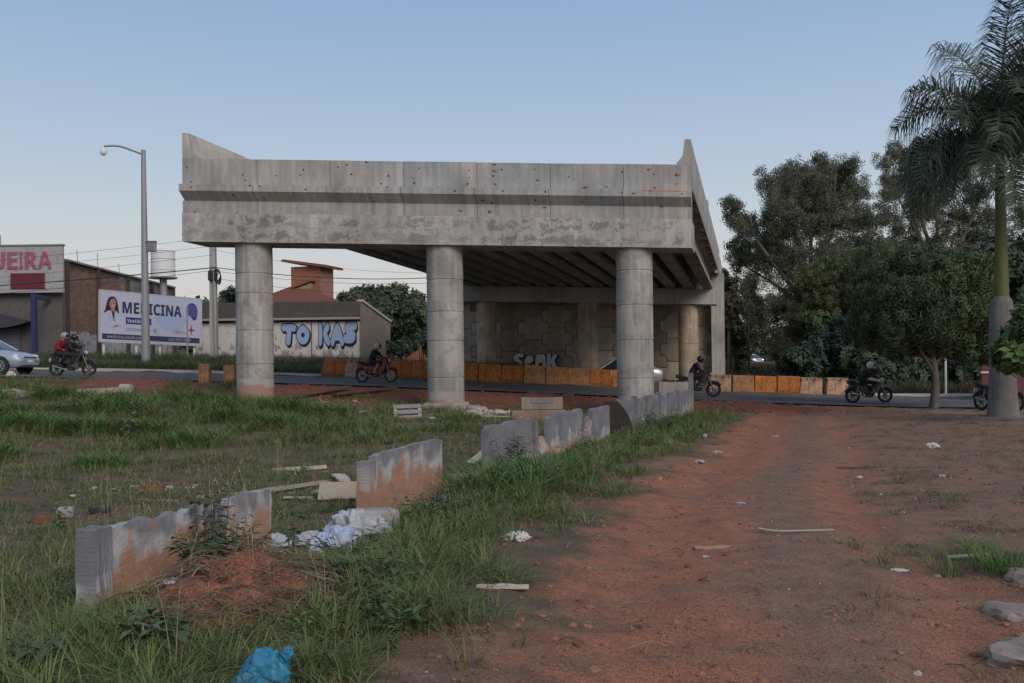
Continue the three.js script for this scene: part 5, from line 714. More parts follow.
  const bd = solo('leaning_board', (() => { const s = new THREE.Shape(); s.moveTo(0, 0); s.lineTo(0.62, 0); s.quadraticCurveTo(0.66, 0.5, 0.28, 0.86); s.lineTo(0, 0.86); s.closePath(); return metric(new THREE.ExtrudeGeometry(s, { depth: 0.05, bevelEnabled: true, bevelSize: 0.01, bevelThickness: 0.01, bevelSegments: 1 })); })(), mat([0.05, 0.045, 0.04], 0.9, { map: rep(T.plaster, 1) }), 'dark curved board leaning in the gap of the slab row', 'board', [1.98, 0, -20.75], 0.1);
  solo('concrete_plate', metric(jiggle(new RoundedBoxGeometry(1.05, 0.78, 0.14, 4, 0.02), 0.015, 2, 5)), M.concrete, 'grey concrete plate standing behind the ribbed wall remnant', 'concrete slab', [5.75, 0.72, -34.2], -0.05);
  const fb = thing('footing', 'stepped pale concrete footing stub with pinkish lower step between the middle and right columns', 'footing', [0.78, H(0.78, -27.6) - 0.05, -27.6], 0.06);
  part(fb, 'lower_step', metric(jiggle(new RoundedBoxGeometry(1.55, 0.32, 0.8, 4, 0.03), 0.02, 3, 8).translate(-0.06, 0.16, 0)), mat([0.72, 0.5, 0.42], 0.95, { map: rep(T.concrete, 1.4) })); part(fb, 'upper_step', metric(jiggle(new RoundedBoxGeometry(1.2, 0.34, 0.6, 4, 0.03), 0.02, 3, 9).translate(0.05, 0.5, -0.05)), mat([0.7, 0.6, 0.52], 0.95, { map: rep(T.concrete, 1.7) })); part(fb, 'dark_recess', box(0.62, 0.16, 0.05, 0.05, 0.6, 0.25), M.concreteDark);
  const cb = thing('column_plinth', 'rough concrete plinth spread around the foot of the middle column', 'plinth', [-2.15, H(-2.1, -31) - 0.1, -31.5]); part(cb, 'plinth', metric(jiggle(new RoundedBoxGeometry(1.5, 0.4, 1.5, 6, 0.08), 0.05, 2, 11).translate(0, 0.16, 0)), M.concreteWarm); part(cb, 'spill', metric(jiggle(new THREE.SphereGeometry(0.5, 16, 10).scale(1.3, 0.35, 0.8).translate(0.75, 0.08, 0.6), 0.07, 3.5, 14)), M.concreteWarm);
  const rb = thing('column_plinth', 'cracked concrete plinth at the foot of the right column', 'plinth', [4.05, H(4, -31) - 0.15, -31.5]); part(rb, 'plinth', metric(jiggle(new RoundedBoxGeometry(1.5, 0.45, 1.5, 6, 0.05), 0.04, 2, 17).translate(0, 0.2, 0)), M.concreteWarm); part(rb, 'rebar_stub', bar([-0.5, 0.3, 0.6], [-0.46, 0.75, 0.62], 0.03), M.steel);
}
// ---------------------------------------------------------------- rubbish, timber, stones
const crumple = (w, h, d, amp, f, seed) => { const g = mergeVertices(new THREE.SphereGeometry(0.5, 56, 36).deleteAttribute('normal').deleteAttribute('uv')), p = g.attributes.position; g.scale(w, h, d); for (let i = 0; i < p.count; i++) { const x = p.getX(i), y = p.getY(i), z = p.getZ(i), a = Math.abs(n3(x * f + seed, y * f, z * f)) + 0.7 * Math.abs(n3(x * f * 2.6, y * f * 2.6 + seed, z * f * 2.6)) + 0.3 * Math.abs(n3(x * f * 6, y * f * 6 + seed, z * f * 6)) - 0.35 * n3(x * f * 0.6 + seed, y * f * 0.6, z * f * 0.6), k = 1 - amp * a; p.setXYZ(i, x * k, Math.max(y * k, -h * 0.3), z * k); } g.computeVertexNormals(); return metric(flat(g)); };
const Mbag = mat([0.42, 0.43, 0.46], 0.6), Mblue = mat([0.03, 0.2, 0.33], 0.5), Mpaper = mat([0.6, 0.58, 0.52], 0.9);
const on = (x, D, dy = 0) => [x, H(x, -D) + dy, -D];
{
  const bb = thing('blue_bag', 'tied bright blue plastic bag at the bottom edge', 'bag', on(-1.2, 4.62, 0.07)); part(bb, 'bag_body', crumple(0.3, 0.26, 0.26, 0.28, 5, 2), Mblue); part(bb, 'bag_fold', crumple(0.2, 0.15, 0.2, 0.4, 8, 7).translate(-0.06, -0.03, 0.1), Mblue); part(bb, 'bag_knot', crumple(0.07, 0.12, 0.05, 0.6, 16, 9).rotateZ(-0.6).translate(0.1, 0.09, 0.03), Mblue);
  const G = 'white rubbish beside the squarish slab';
  [['large white plastic sack slumped behind the footing block', -1.4, 8.6, 0.7, 0.4, 0.5, Mbag], ['crumpled white sack with blue tint in front of the slumped sack', -1.5, 7.95, 0.62, 0.32, 0.42, mat([0.4, 0.45, 0.56], 0.55)], ['knotted white plastic bag at the left end of the rubbish', -2.0, 8.1, 0.46, 0.22, 0.32, Mbag], ['grey white rag between the two sacks', -1.78, 8.3, 0.42, 0.2, 0.32, mat([0.42, 0.42, 0.46], 0.8)], ['greenish crumpled bag tucked into the white rubbish', -1.66, 8.3, 0.2, 0.16, 0.2, mat([0.3, 0.36, 0.24], 0.8)], ['small teal bag in the weeds before the rubbish', -1.62, 7.65, 0.22, 0.12, 0.2, mat([0.05, 0.12, 0.11], 0.7)]].forEach(([l, x, D, w, h, d, m], i) => solo('rubbish_bag', crumple(w, h, d, 0.36, 3.2, i * 3 + 1), m, l, 'bag', on(x, D, h * 0.28), i, G));
  const P = (name, label, x, D, w, h, d, turn, m, tilt = 0, cat = 'board', dy = 0) => { const o = solo(name, metric(jiggle(new THREE.BoxGeometry(w, h, d, 8, 1, 4), Math.min(0.006, h * 0.3), 5, x)), m, label, cat, on(x, D, h / 2 + dy), turn); o.rotation.order = 'YXZ'; o.rotation.z = tilt; return o; };
  P('board', 'pale cardboard sheet propped on the ground beside the white rubbish', -2.05, 11.4, 0.52, 0.015, 0.34, 0.1, mat([0.4, 0.33, 0.24], 0.9), 0.02, 'sheet', 0.1).rotation.x = 0.5;
  P('board', 'flat weathered board lying in the field left of the squarish slab', -3.35, 15, 0.85, 0.04, 0.22, 0.25, M.woodPale, 0.03); P('board', 'thin pale slat lying below the cardboard sheet', -2.6, 11.6, 0.36, 0.02, 0.07, -0.1, M.woodPale); P('board', 'long thin batten among the dry grass left of the nearest slab', -4.3, 11.6, 0.55, 0.025, 0.05, -0.2, M.wood); P('board', 'orange brown board by the left end of the rubbish', -2.35, 9.6, 0.5, 0.02, 0.16, 0.2, mat([0.35, 0.16, 0.08], 0.9, { map: rep(T.plaster, 0.7) }));
  P('board', 'short pale stick lying in the grass at the path edge', -0.08, 6.6, 0.36, 0.022, 0.06, -0.06, M.woodPale); P('board', 'reddish flat board across the left wheel track', 1.78, 8.4, 0.4, 0.02, 0.08, 0, mat([0.42, 0.24, 0.16], 0.9)); P('board', 'long reddish plank flat on the path before the white bag', 5.5, 15, 1.05, 0.03, 0.16, 0, mat([0.32, 0.19, 0.13], 0.9, { map: rep(T.wood, 0.8) })); P('board', 'tilted pale board leaning by the dark mouldy slab', -0.55, 15.2, 0.36, 0.025, 0.2, 0.7, M.woodPale, 0.5, 'board', 0.1);
  solo('pipe', flat(tube([[-0.34, 0.03, -0.05], [-0.2, 0.012, 0], [0.1, 0.012, 0.01], [0.34, 0.016, 0.02]], 0.01, 14, 7)), mat([0.36, 0.33, 0.29], 0.7), 'bent pale pipe lying across the path', 'pipe', on(2.62, 8.9, 0.01)); solo('pipe', flat(bar([-0.17, 0.012, 0], [0.17, 0.02, -0.03], 0.014)), mat([0.42, 0.41, 0.4], 0.7), 'short pale pipe lying near the stones at right', 'pipe', on(3.6, 7.6, 0.01));
  const br = mat([0.34, 0.13, 0.07], 0.9, { map: rep(T.plaster, 0.5) }); [['broken clay brick lying left behind the nearest slab', -4.75, 12.6], ['small broken brick right behind the nearest slab', -2.6, 9.7], ['chip of red brick far left behind the nearest slab', -5.0, 10.2]].forEach(([l, x, D], i) => solo('brick', metric(jiggle(new RoundedBoxGeometry(i ? 0.14 : 0.32, 0.09, 0.13, 2, 0.015), 0.012, 9, i)), br, l, 'brick', on(x, D, 0.03), i * 0.7, 'loose bricks'));
  solo('concrete_lump', metric(jiggle(new RoundedBoxGeometry(0.17, 0.12, 0.14, 2, 0.02), 0.015, 9, 4)), M.concrete, 'small pale concrete lump at the left edge of the field', 'rubble', on(-4.9, 10.5, 0.04), 0.2); solo('concrete_lump', metric(jiggle(new RoundedBoxGeometry(0.24, 0.06, 0.1, 2, 0.02), 0.02, 9, 6)), M.rubber, 'dark rubber scrap beside the pale lump at left', 'scrap', on(-4.62, 10.7, 0.04), 0.2);
  [['crumpled cream paper at the grass edge in the middle foreground', 0.03, 8.6, 0.32, 0.13], ['white scrap in the grass below the squarish slab', -0.55, 9.6, 0.16, 0.1], ['grey plastic scrap trailing from the white scrap', -0.42, 9.2, 0.26, 0.07], ['white bag lying alone right of the path', 7.86, 18, 0.34, 0.16], ['white plastic scrap by the ribbed wall remnant', 3.74, 22, 0.3, 0.14], ['white cup at the path edge by the ribbed wall remnant', 4.2, 21, 0.18, 0.13], ['pale flat scrap on the left of the path', 3.72, 17.5, 0.2, 0.06], ['white shard in the grass before the pink footed slab', 0.1, 14.3, 0.2, 0.05], ['tiny white scrap on the left wheel track', 1.56, 7.8, 0.1, 0.03], ['white crumpled bag at left beside the silver car', -19.0, 36.4, 0.5, 0.4], ['small white scrap at the foot of the nearest slab', -2.05, 5.75, 0.12, 0.06], ['white blossom like scrap in the bottom left grass', -3.0, 6.1, 0.05, 0.05], ['pale tile shard below the reddish plank', 4.9, 13.6, 0.12, 0.04], ['small pink scrap on the path before the white bag', 5.8, 13.0, 0.14, 0.06], ['brown flat scrap on the left wheel track beyond the plank', 2.6, 11.0, 0.2, 0.03], ['grey flat scrap right of the left wheel track', 2.9, 7.2, 0.16, 0.03], ['thin pale scrap between the wheel tracks near the road', 6.0, 22, 0.3, 0.05], ['grey rag by the path edge before the ribbed remnant', 3.0, 15.5, 0.3, 0.07], ['yellow scrap in the field before the pallet', -3.4, 23.5, 0.2, 0.05]].forEach(([l, x, D, w, h], i) => solo('litter', crumple(w, h, w * 0.7, 0.5, 7 / Math.max(w, 0.15) * 0.3, i * 5), i % 3 ? Mbag : Mpaper, l, 'litter', on(x, D, h * 0.25), i, 'scattered litter'));
  const pl = thing('pallet', 'white broken pallet tilted on the rubble left of the middle column', 'pallet', on(-2.95, 27, 0.06), 0.12); pl.rotation.z = -0.1; pl.rotation.x = 0.85; for (let k = 0; k < 3; k++) part(pl, 'slat', rbox(0.8, 0.03, 0.14, 0.006, 0, 0.1, -0.22 + k * 0.2), mat([0.42, 0.41, 0.4], 0.85, { map: rep(T.plaster, 0.6) })); for (const x of [-0.34, 0.34]) part(pl, 'runner', box(0.08, 0.1, 0.56, x, 0.04, -0.02), M.woodPale);
  const timber = mat([0.38, 0.2, 0.13], 0.9, { map: rep(T.wood, 0.9) }); for (const [l, a, b] of [['broad reddish plank leaning on the red bank right of the left column', [-7.7, 33.2], [-6.0, 35.2]], ['second reddish plank on the red bank below the red motorcycle', [-6.3, 34.0], [-4.3, 35.4]]]) { const pa = on(a[0], a[1], 0.12), pb = on(b[0], b[1], 0.16), g = beam([0, 0, 0], [pb[0] - pa[0], pb[1] - pa[1], pb[2] - pa[2]], 0.42, 0.05); solo('plank', g, timber, l, 'plank', pa); }
  const lg = thing('kerb_beam', 'long concrete beam lying in the grass at far left', 'beam', on(-14.6, 30, 0.05)); part(lg, 'beam', beam([-2.6, -0.05, 2.6], [1.6, 0.12, -1.8], 0.3, 0.2), M.concreteWarm); part(lg, 'broken_end', metric(jiggle(new RoundedBoxGeometry(0.4, 0.25, 0.34, 3, 0.05), 0.05, 5, 3).translate(1.75, 0.16, -1.95)), M.concrete);
  [['grey white torn sheet heap at the far left edge', -16.2, 31, 1.3, 0.28], ['curled white hose like scrap by the concrete beam', -13.2, 28.6, 0.5, 0.16], ['white lumps at the end of the concrete beam', -12.4, 31.2, 0.5, 0.22]].forEach(([l, x, D, w, h], i) => solo('torn_sheet', crumple(w, h, w * 0.6, 0.55, 3, i * 7), i ? Mbag : mat([0.4, 0.38, 0.38], 0.9), l, 'litter', on(x, D, h * 0.25), i));
  const wr = thing('rubble_heap', 'heap of white plaster rubble right of the middle column', 'rubble', on(-0.95, 29.5, 0)); const rng = RNG(5); for (let k = 0; k < 60; k++) { const s = 0.04 + 0.11 * rng(), a = rng() * 6.28, r = 1.0 * Math.sqrt(rng()); part(wr, 'rubble_piece', jiggle(new THREE.DodecahedronGeometry(s, 0).scale(1.2, 0.7, 1).rotateY(a * 3).translate(Math.cos(a) * r * 1.1, 0.02 + 0.2 * Math.max(0, 1 - r) * rng(), Math.sin(a) * r * 0.6), 0.04, 6, k), rng() < 0.5 ? M.concretePale : M.concreteWarm); }
  const stoneM = mat([0.8, 0.68, 0.6], 0.95, { map: rep(T.concrete, 1.1), bumpMap: rep(T.concreteBump, 0.5), bumpScale: 0.012 });
  [['flat topped stone slab at right edge, lowest and nearest of three', 2.78, 5.1, 0.5, 0.2, 0.5], ['middle stone of three at right edge, half buried in dirt', 3.1, 5.9, 0.5, 0.16, 0.34], ['upper pale stone of three at right edge, beside grass', 3.62, 6.65, 0.42, 0.22, 0.32]].forEach(([l, x, D, w, h, d], i) => { const g = new THREE.IcosahedronGeometry(0.5, 4), p = g.attributes.position; for (let k = 0; k < p.count; k++) { const q = V().fromBufferAttribute(p, k), e = 1 + 0.22 * n3(q.x * 2 + i * 9, q.y * 2, q.z * 2) + 0.06 * n3(q.x * 6, q.y * 6, q.z * 6 + i); p.setXYZ(k, q.x * e * w, clamp(q.y * e, -0.4, 0.36) * h, q.z * e * d); } solo('stone', metric(flat(mergeVertices(g.deleteAttribute('normal').deleteAttribute('uv')))), stoneM, l, 'stone', on(x, D, -0.01), 0.5 + i, 'stones at the right edge'); });
  const dg = RNG(91); for (const [l, x, D] of [['grey plank lying right of the left column foot', -6.6, 31.8], ['short pale plank before the middle column plinth', -3.6, 30.2], ['broken lath in the field before the left column', -7.4, 27.6], ['weathered plank in the grass at far left', -12.2, 27.0], ['dark board flat on the dirt left of the pallet', -4.3, 27.6], ['pale lath leaning on the footing stub', -0.3, 27.4], ['thin grey board behind the squarish slab', -2.4, 13.4], ['short brown lath left of the cardboard sheet', -3.0, 12.4]]) P('board', l, x, D, 0.5 + 0.9 * dg(), 0.03, 0.1 + 0.1 * dg(), dg() * 3, dg() < 0.5 ? M.wood : M.woodPale, 0.1 * (dg() - 0.5), 'board', 0.05);
  const chunks = []; for (const [cx, cD, n, r] of [[-3.4, 30.0, 90, 1.4], [-0.4, 29.6, 110, 1.3], [1.6, 28.6, 60, 1.2], [-6.4, 32.6, 90, 1.8], [-14.4, 30.5, 120, 2.2], [3.6, 29.6, 50, 0.9], [-2.2, 26.6, 40, 1.0], [-4.6, 12.4, 40, 1.2], [-2.4, 12.6, 34, 0.9]]) for (let i = 0; i < n; i++) { const a = dg() * 6.28, e = r * Math.sqrt(dg()), x = cx + Math.cos(a) * e, D = cD + Math.sin(a) * e * 0.7, k = 0.7 + 0.6 * dg(), t = dg(); chunks.push([x, H(x, -D) + 0.01, -D, (0.02 + 0.09 * dg() ** 3) * (cD < 14 ? 0.6 : 1), a * 3, ...(t < 0.5 ? [0.3 * k, 0.28 * k, 0.26 * k] : t < 0.8 ? [0.28 * k, 0.15 * k, 0.1 * k] : [0.5 * k, 0.48 * k, 0.45 * k])]); }
  scatter('rubble', jiggle(new THREE.DodecahedronGeometry(1, 0).scale(1.3, 0.6, 1), 0.3, 1, 9), white, chunks, 'loose rubble strewn about the column feet and the field', 'rubble');
  // small stuff: pebbles and crumbs, straw and twigs
  const peb = [], tw = []; for (let i = 0; i < 11000; i++) { const D = 3.3 + 30 * Math.pow(R(), 1.6), x = rr(-0.6, 0.62) * (D + 2), d = x - xWall(D), k = rr(0.5, 1.3), red = d > 1.6; if (R() < (red ? 0.75 : 0.4)) peb.push([x, H(x, -D) + 0.002, -D, 0.006 + 0.03 * Math.pow(R(), 5), R() * 6.28, ...(R() < 0.025 ? [0.4, 0.36, 0.32] : red ? [0.24 * k, 0.115 * k, 0.07 * k] : [0.15 * k, 0.11 * k, 0.08 * k])]); if (R() < (Math.abs(d - 1) < 1.2 || d < 0 ? 0.45 : 0.12)) tw.push([x, H(x, -D) + 0.012, -D, rr(0.5, 1.3), R() * 6.28, 0.26 * k, 0.2 * k, 0.125 * k]); }
  for (let i = 0; i < 620; i++) { const x = -1.65 + rr(-1, 1) * 0.7, D = 6.1 + rr(-1, 1) * 0.9, k = rr(0.5, 1.2); tw.push([x, H(x, -D) + rr(0.0, 0.05), -D, rr(0.6, 1.8), R() * 6.28, 0.2 * k, 0.15 * k, 0.1 * k]); }
  const clod = []; for (let i = 0; i < 2600; i++) { const x = rr(-20, 12), D = rr(32.2, 36.7), k = rr(0.6, 1.25); clod.push([x, H(x, -D), -D, 0.015 + 0.08 * Math.pow(R(), 5), R() * 6.28, 0.19 * k, 0.068 * k, 0.04 * k]); } scatter('earth_clods', jiggle(new THREE.DodecahedronGeometry(1, 0).scale(1.2, 0.75, 1), 0.25, 1, 6), white, clod, 'red earth clods along the bank below the road', 'earth');
  scatter('pebbles', jiggle(new THREE.DodecahedronGeometry(1, 0).scale(1.2, 0.7, 1), 0.2, 1, 2), white, peb, 'pebbles and crumbs of earth strewn over the path and field', 'pebbles'); scatter('straw', merge([flat(tube([[-0.09, 0, 0], [-0.02, 0.03, 0.01], [0.09, 0.005, 0.02]], 0.0028, 4, 3)), flat(tube([[-0.06, 0.01, 0.05], [0, 0.025, 0.0], [0.05, 0, -0.06]], 0.002, 4, 3))]), white, tw, 'dry straw and twigs strewn over the ground and the mound', 'straw');
}
// ---------------------------------------------------------------- weeds that can be told apart
function weed(label, x, D, h, n, leaf, tones, spread = 0.3, y = 0) {
  const t = thing('weed', label, 'weed', on(x, D, y - 0.02)), pos = [[], []], rng = RNG(Math.round(x * 100 + D * 10));
  for (let s = 0; s < n; s++) {
    const a = rng() * 6.28, l = h * (0.55 + 0.5 * rng()), e = V(Math.cos(a) * spread * rng(), l, Math.sin(a) * spread * rng()), b = V(e.x * 0.2, 0, e.z * 0.2), m = b.clone().lerp(e, 0.5).add(V(e.x * 0.2, 0.03, e.z * 0.2)), cv = new THREE.CatmullRomCurve3([b, m, e]);
    part(t, 'stem', limb([b, m, e], [0.007, 0.005, 0.002], 4), M.bark);
    for (let k = 2; k < 14; k++) { const c = cv.getPointAt(k / 14), q = k * 2.4 + rng(), o = V(Math.cos(q), 0.25 - 0.5 * rng(), Math.sin(q)).normalize(), L = leaf * (0.6 + 0.7 * rng()) * (1.15 - 0.5 * k / 14), w = V(-o.z, 0.3 * (rng() - 0.5), o.x).multiplyScalar(L * 0.24), mid = c.clone().addScaledVector(o, L * 0.45), tip = c.clone().addScaledVector(o, L).add(V(0, -0.25 * L, 0)), A = mid.clone().add(w), B = mid.clone().sub(w); pos[k % 2].push(...c.toArray(), ...A.toArray(), ...tip.toArray(), ...c.toArray(), ...tip.toArray(), ...B.toArray()); }
  }
  pos.forEach((q, i) => { const o = part(t, 'foliage', fromPos(q), leafMat(tones[i])); o.userData.kind = 'stuff'; }); return t;
}
weed('leafy weed climbing over the nearest broken slab', -2.28, 7.12, 0.72, 17, 0.12, [[0.085, 0.09, 0.045], [0.055, 0.07, 0.035]], 0.27);
weed('low leafy weeds at the foot of the nearest broken slab', -1.95, 6.7, 0.3, 14, 0.1, [[0.07, 0.1, 0.04], [0.06, 0.085, 0.035]], 0.35, 0.08);
weed('broad leaved weed at the bottom left below the nearest slab', -1.85, 5.05, 0.24, 10, 0.16, [[0.06, 0.1, 0.05], [0.075, 0.11, 0.05]], 0.22);
weed('broad leaved weed in the bottom left corner', -2.35, 4.75, 0.22, 9, 0.14, [[0.07, 0.105, 0.045], [0.055, 0.09, 0.04]], 0.25);
weed('tall thin weed standing before the white rubbish', -1.72, 7.45, 0.55, 4, 0.1, [[0.06, 0.095, 0.045], [0.05, 0.08, 0.035]], 0.22);
weed('bushy weed between the nearest slab and the white rubbish', -1.25, 7.5, 0.26, 12, 0.12, [[0.065, 0.1, 0.04], [0.055, 0.09, 0.035]], 0.4);
weed('dark bushy weed at the right foot of the squarish slab', -0.75, 9.6, 0.36, 16, 0.12, [[0.06, 0.1, 0.04], [0.05, 0.08, 0.035]], 0.42);
weed('dark shrubby weed before the dark mouldy slab', 0.05, 13.1, 0.62, 16, 0.13, [[0.05, 0.085, 0.04], [0.045, 0.075, 0.035]], 0.4);
weed('leafy weed growing in the gap beside the pink footed slab', 1.05, 17.9, 0.7, 14, 0.13, [[0.08, 0.1, 0.045], [0.06, 0.085, 0.035]], 0.35);
weed('green weed hiding the foot of the ribbed wall remnant', 3.3, 22.6, 0.6, 18, 0.13, [[0.05, 0.09, 0.045], [0.045, 0.08, 0.04]], 0.8);
weed('dry broken weed stalk standing alone in the field at left', -7.58, 19, 1.05, 4, 0.2, [[0.2, 0.17, 0.11], [0.14, 0.12, 0.07]], 0.18);
weed('bare thin sapling behind the left column', -15.0, 52, 3.2, 4, 0.12, [[0.07, 0.07, 0.045], [0.06, 0.06, 0.04]], 0.5);
weed('small bushy weed in the dirt at left', -3.35, 7.9, 0.22, 10, 0.09, [[0.07, 0.1, 0.04], [0.06, 0.085, 0.035]], 0.22);

weed('bushy green weed on the earth mound beside the nearest slab', -2.05, 6.35, 0.34, 14, 0.11, [[0.08, 0.135, 0.045], [0.065, 0.11, 0.04]], 0.3);
weed('leafy weed right of the earth mound', -0.95, 6.5, 0.34, 16, 0.12, [[0.075, 0.13, 0.045], [0.065, 0.11, 0.04]], 0.42);
weed('leafy weed at the verge above the blue bag', -0.8, 5.7, 0.28, 14, 0.1, [[0.08, 0.135, 0.045], [0.065, 0.11, 0.04]], 0.4);
// ---------------------------------------------------------------- motorcycles
function starRim(r, n, w) {                          // rim, spokes and hub cut from one plate
  const s = new THREE.Shape(); s.absarc(0, 0, r, 0, Math.PI * 2); const k = (Math.PI * 2) / n;
  for (let i = 0; i < n; i++) { const a0 = i * k + w / r, a1 = (i + 1) * k - w / r, h = new THREE.Path(), b0 = i * k + (w * 1.4) / (r * 0.3), b1 = (i + 1) * k - (w * 1.4) / (r * 0.3); h.moveTo(Math.cos(a0) * r * 0.86, Math.sin(a0) * r * 0.86); h.absarc(0, 0, r * 0.86, a0, a1, false); h.lineTo(Math.cos(b1) * r * 0.3, Math.sin(b1) * r * 0.3); h.lineTo(Math.cos(b0) * r * 0.3, Math.sin(b0) * r * 0.3); h.closePath(); s.holes.push(h); }
  return flat(new THREE.ExtrudeGeometry(s, { depth: 0.03, bevelEnabled: false, curveSegments: 30 }).translate(0, 0, -0.015));
}
const GEO = { tyre: flat(new THREE.TorusGeometry(0.255, 0.048, 10, 36)), rim: starRim(0.225, 6, 0.016), hub: flat(new THREE.CylinderGeometry(0.05, 0.05, 0.12, 12).rotateX(Math.PI / 2)), disc: flat(new THREE.TorusGeometry(0.1, 0.018, 4, 24).scale(1, 1, 0.3).translate(0, 0, 0.05)) };
function sideShape(pts, w, r = 0.02) { const s = new THREE.Shape(); s.moveTo(...pts[0]); s.splineThru(pts.slice(1).map((p) => new THREE.Vector2(...p))); s.closePath(); return flat(new THREE.ExtrudeGeometry(s, { depth: w - 2 * r, bevelEnabled: true, bevelSize: r, bevelThickness: r, bevelSegments: 3, curveSegments: 4 }).translate(0, 0, -(w - 2 * r) / 2)); }
function motorcycle(label, pos, turn, o) {
  const m = thing('motorcycle', label, 'motorcycle', pos, turn, 'motorcycles'), body = mat(o.body, 0.35), accent = mat(o.accent ?? o.body, 0.35), dark = M.black, rimM = mat(o.rim ?? [0.1, 0.1, 0.1], 0.4, { metalness: 0.5 });
  for (const [n, x] of [['rear_wheel', -0.64], ['front_wheel', 0.66]]) { const w = new THREE.Group(); w.name = n; w.position.set(x, 0.303, 0); m.add(w); part(w, 'tyre', GEO.tyre, M.rubber); part(w, 'rim', GEO.rim, rimM); part(w, 'hub', GEO.hub, M.steel); part(w, 'brake_disc', GEO.disc, M.chrome); }
  for (const s of [-1, 1]) { part(m, 'fork_leg', flat(bar([0.66, 0.3, s * 0.08], [0.42, 0.92, s * 0.08], 0.025, 0.022)), M.steel); part(m, 'swingarm', flat(bar([-0.64, 0.3, s * 0.07], [-0.12, 0.38, s * 0.07], 0.024)), dark); part(m, 'shock_absorber', flat(bar([-0.52, 0.36, s * 0.1], [-0.42, 0.72, s * 0.1], 0.03)), M.steel); part(m, 'foot_peg', flat(bar([-0.02, 0.36, s * 0.1], [-0.02, 0.36, s * 0.24], 0.018)), dark); const mi = part(m, 'mirror_stalk', flat(bar([0.36, 1.02, s * 0.24], [0.32, 1.2, s * 0.32], 0.008)), dark); part(mi, 'mirror', flat(new THREE.SphereGeometry(0.06, 10, 8).scale(0.4, 0.8, 1.1).translate(0.32, 1.23, s * 0.33)), dark); part(m, 'grip', flat(bar([0.34, 1.0, s * 0.22], [0.3, 1.01, s * 0.37], 0.019)), M.rubber); }
  part(m, 'handlebar', flat(tube([[0.3, 1.01, -0.36], [0.35, 1.0, -0.2], [0.41, 0.96, 0], [0.35, 1.0, 0.2], [0.3, 1.01, 0.36]], 0.013, 20, 6)), M.steel);
  part(m, 'frame', flat(tube([[0.42, 0.86, 0], [0.3, 0.5, 0], [0.1, 0.26, 0], [-0.2, 0.3, 0], [-0.3, 0.62, 0], [-0.55, 0.7, 0]], 0.028, 30, 7)), dark);
  const en = part(m, 'engine', rbox(0.34, 0.26, 0.24, 0.06, 0.04, 0.4, 0), mat([0.09, 0.09, 0.095], 0.45, { metalness: 0.5 })); part(en, 'cylinder_fins', rbox(0.16, 0.2, 0.18, 0.03, 0.17, 0.56, 0), M.steel); part(en, 'clutch_cover', flat(new THREE.CylinderGeometry(0.09, 0.1, 0.06, 18).rotateX(Math.PI / 2).translate(0.0, 0.38, 0.14)), M.steel);
  const ex = part(m, 'exhaust', flat(limb([[0.25, 0.45, 0.1], [0.2, 0.25, 0.13], [-0.15, 0.24, 0.15], [-0.3, 0.3, 0.16], [-0.72, 0.42, 0.17]], [0.02, 0.02, 0.022, 0.045, 0.05], 9)), o.chrome ? M.chrome : M.steel); part(ex, 'exhaust_tip', flat(bar([-0.71, 0.418, 0.17], [-0.76, 0.432, 0.17], 0.036)), dark);
  const mg = (x, a0, a1, mt) => part(m, 'mudguard', flat(new THREE.TorusGeometry(0.325, 0.05, 6, 18, a1 - a0).rotateZ(a0).scale(1, 1, 1.25).translate(x, 0.303, 0)), mt); mg(0.66, 0.5, 2.3, accent); mg(-0.64, 1.2, 2.75, dark);
  part(m, 'seat', sideShape([[0.05, 0.78], [-0.2, 0.77], [-0.45, 0.81], [-0.68, 0.88], [-0.7, 0.82], [-0.4, 0.73], [0.03, 0.71]], 0.26, 0.03), M.rubber);
  if (o.kind === 'underbone') {
    part(m, 'leg_shield', sideShape([[0.46, 0.98], [0.4, 0.96], [0.3, 0.62], [0.14, 0.44], [0.26, 0.38], [0.4, 0.56], [0.48, 0.8]], 0.3, 0.03), body); part(m, 'side_panel', sideShape([[0.1, 0.68], [-0.3, 0.72], [-0.72, 0.82], [-0.76, 0.74], [-0.4, 0.56], [0.06, 0.48]], 0.24, 0.03), body); part(m, 'handlebar_cowl', sideShape([[0.48, 1.06], [0.34, 1.08], [0.3, 0.98], [0.46, 0.92]], 0.26, 0.03), body);
  } else {
    part(m, 'fuel_tank', sideShape([[0.4, 0.86], [0.3, 0.99], [0.08, 0.98], [-0.04, 0.82], [0.04, 0.74], [0.36, 0.76]], 0.3, 0.06), body); part(m, 'side_panel', sideShape([[-0.02, 0.72], [-0.34, 0.72], [-0.34, 0.54], [-0.08, 0.52]], 0.22, 0.02), accent); part(m, 'tail_cowl', sideShape([[-0.4, 0.78], [-0.72, 0.9], [-0.84, 0.88], [-0.62, 0.72], [-0.36, 0.66]], 0.2, 0.03), o.tail ? mat(o.tail, 0.35) : accent);
    for (const s of [-1, 1]) part(m, 'tank_shroud', sideShape([[0.42, 0.84], [0.2, 0.88], [0.14, 0.66], [0.3, 0.56]], 0.03, 0.01).translate(0, 0, s * 0.17), accent);
  }
  const hl = part(m, 'headlight', flat(new THREE.SphereGeometry(0.1, 14, 10).scale(0.8, 1, 1.05).translate(0.53, 0.93, 0)), o.lampBody ? mat(o.lampBody, 0.4) : body); part(hl, 'headlight_lens', flat(new THREE.SphereGeometry(0.078, 12, 8).scale(0.6, 1, 1.05).translate(0.573, 0.93, 0)), mat([0.6, 0.6, 0.58], 0.15));
  if (o.screen) part(m, 'windscreen', sideShape([[0.58, 1.02], [0.48, 1.16], [0.42, 1.1], [0.5, 1.0]], 0.24, 0.01), accent);
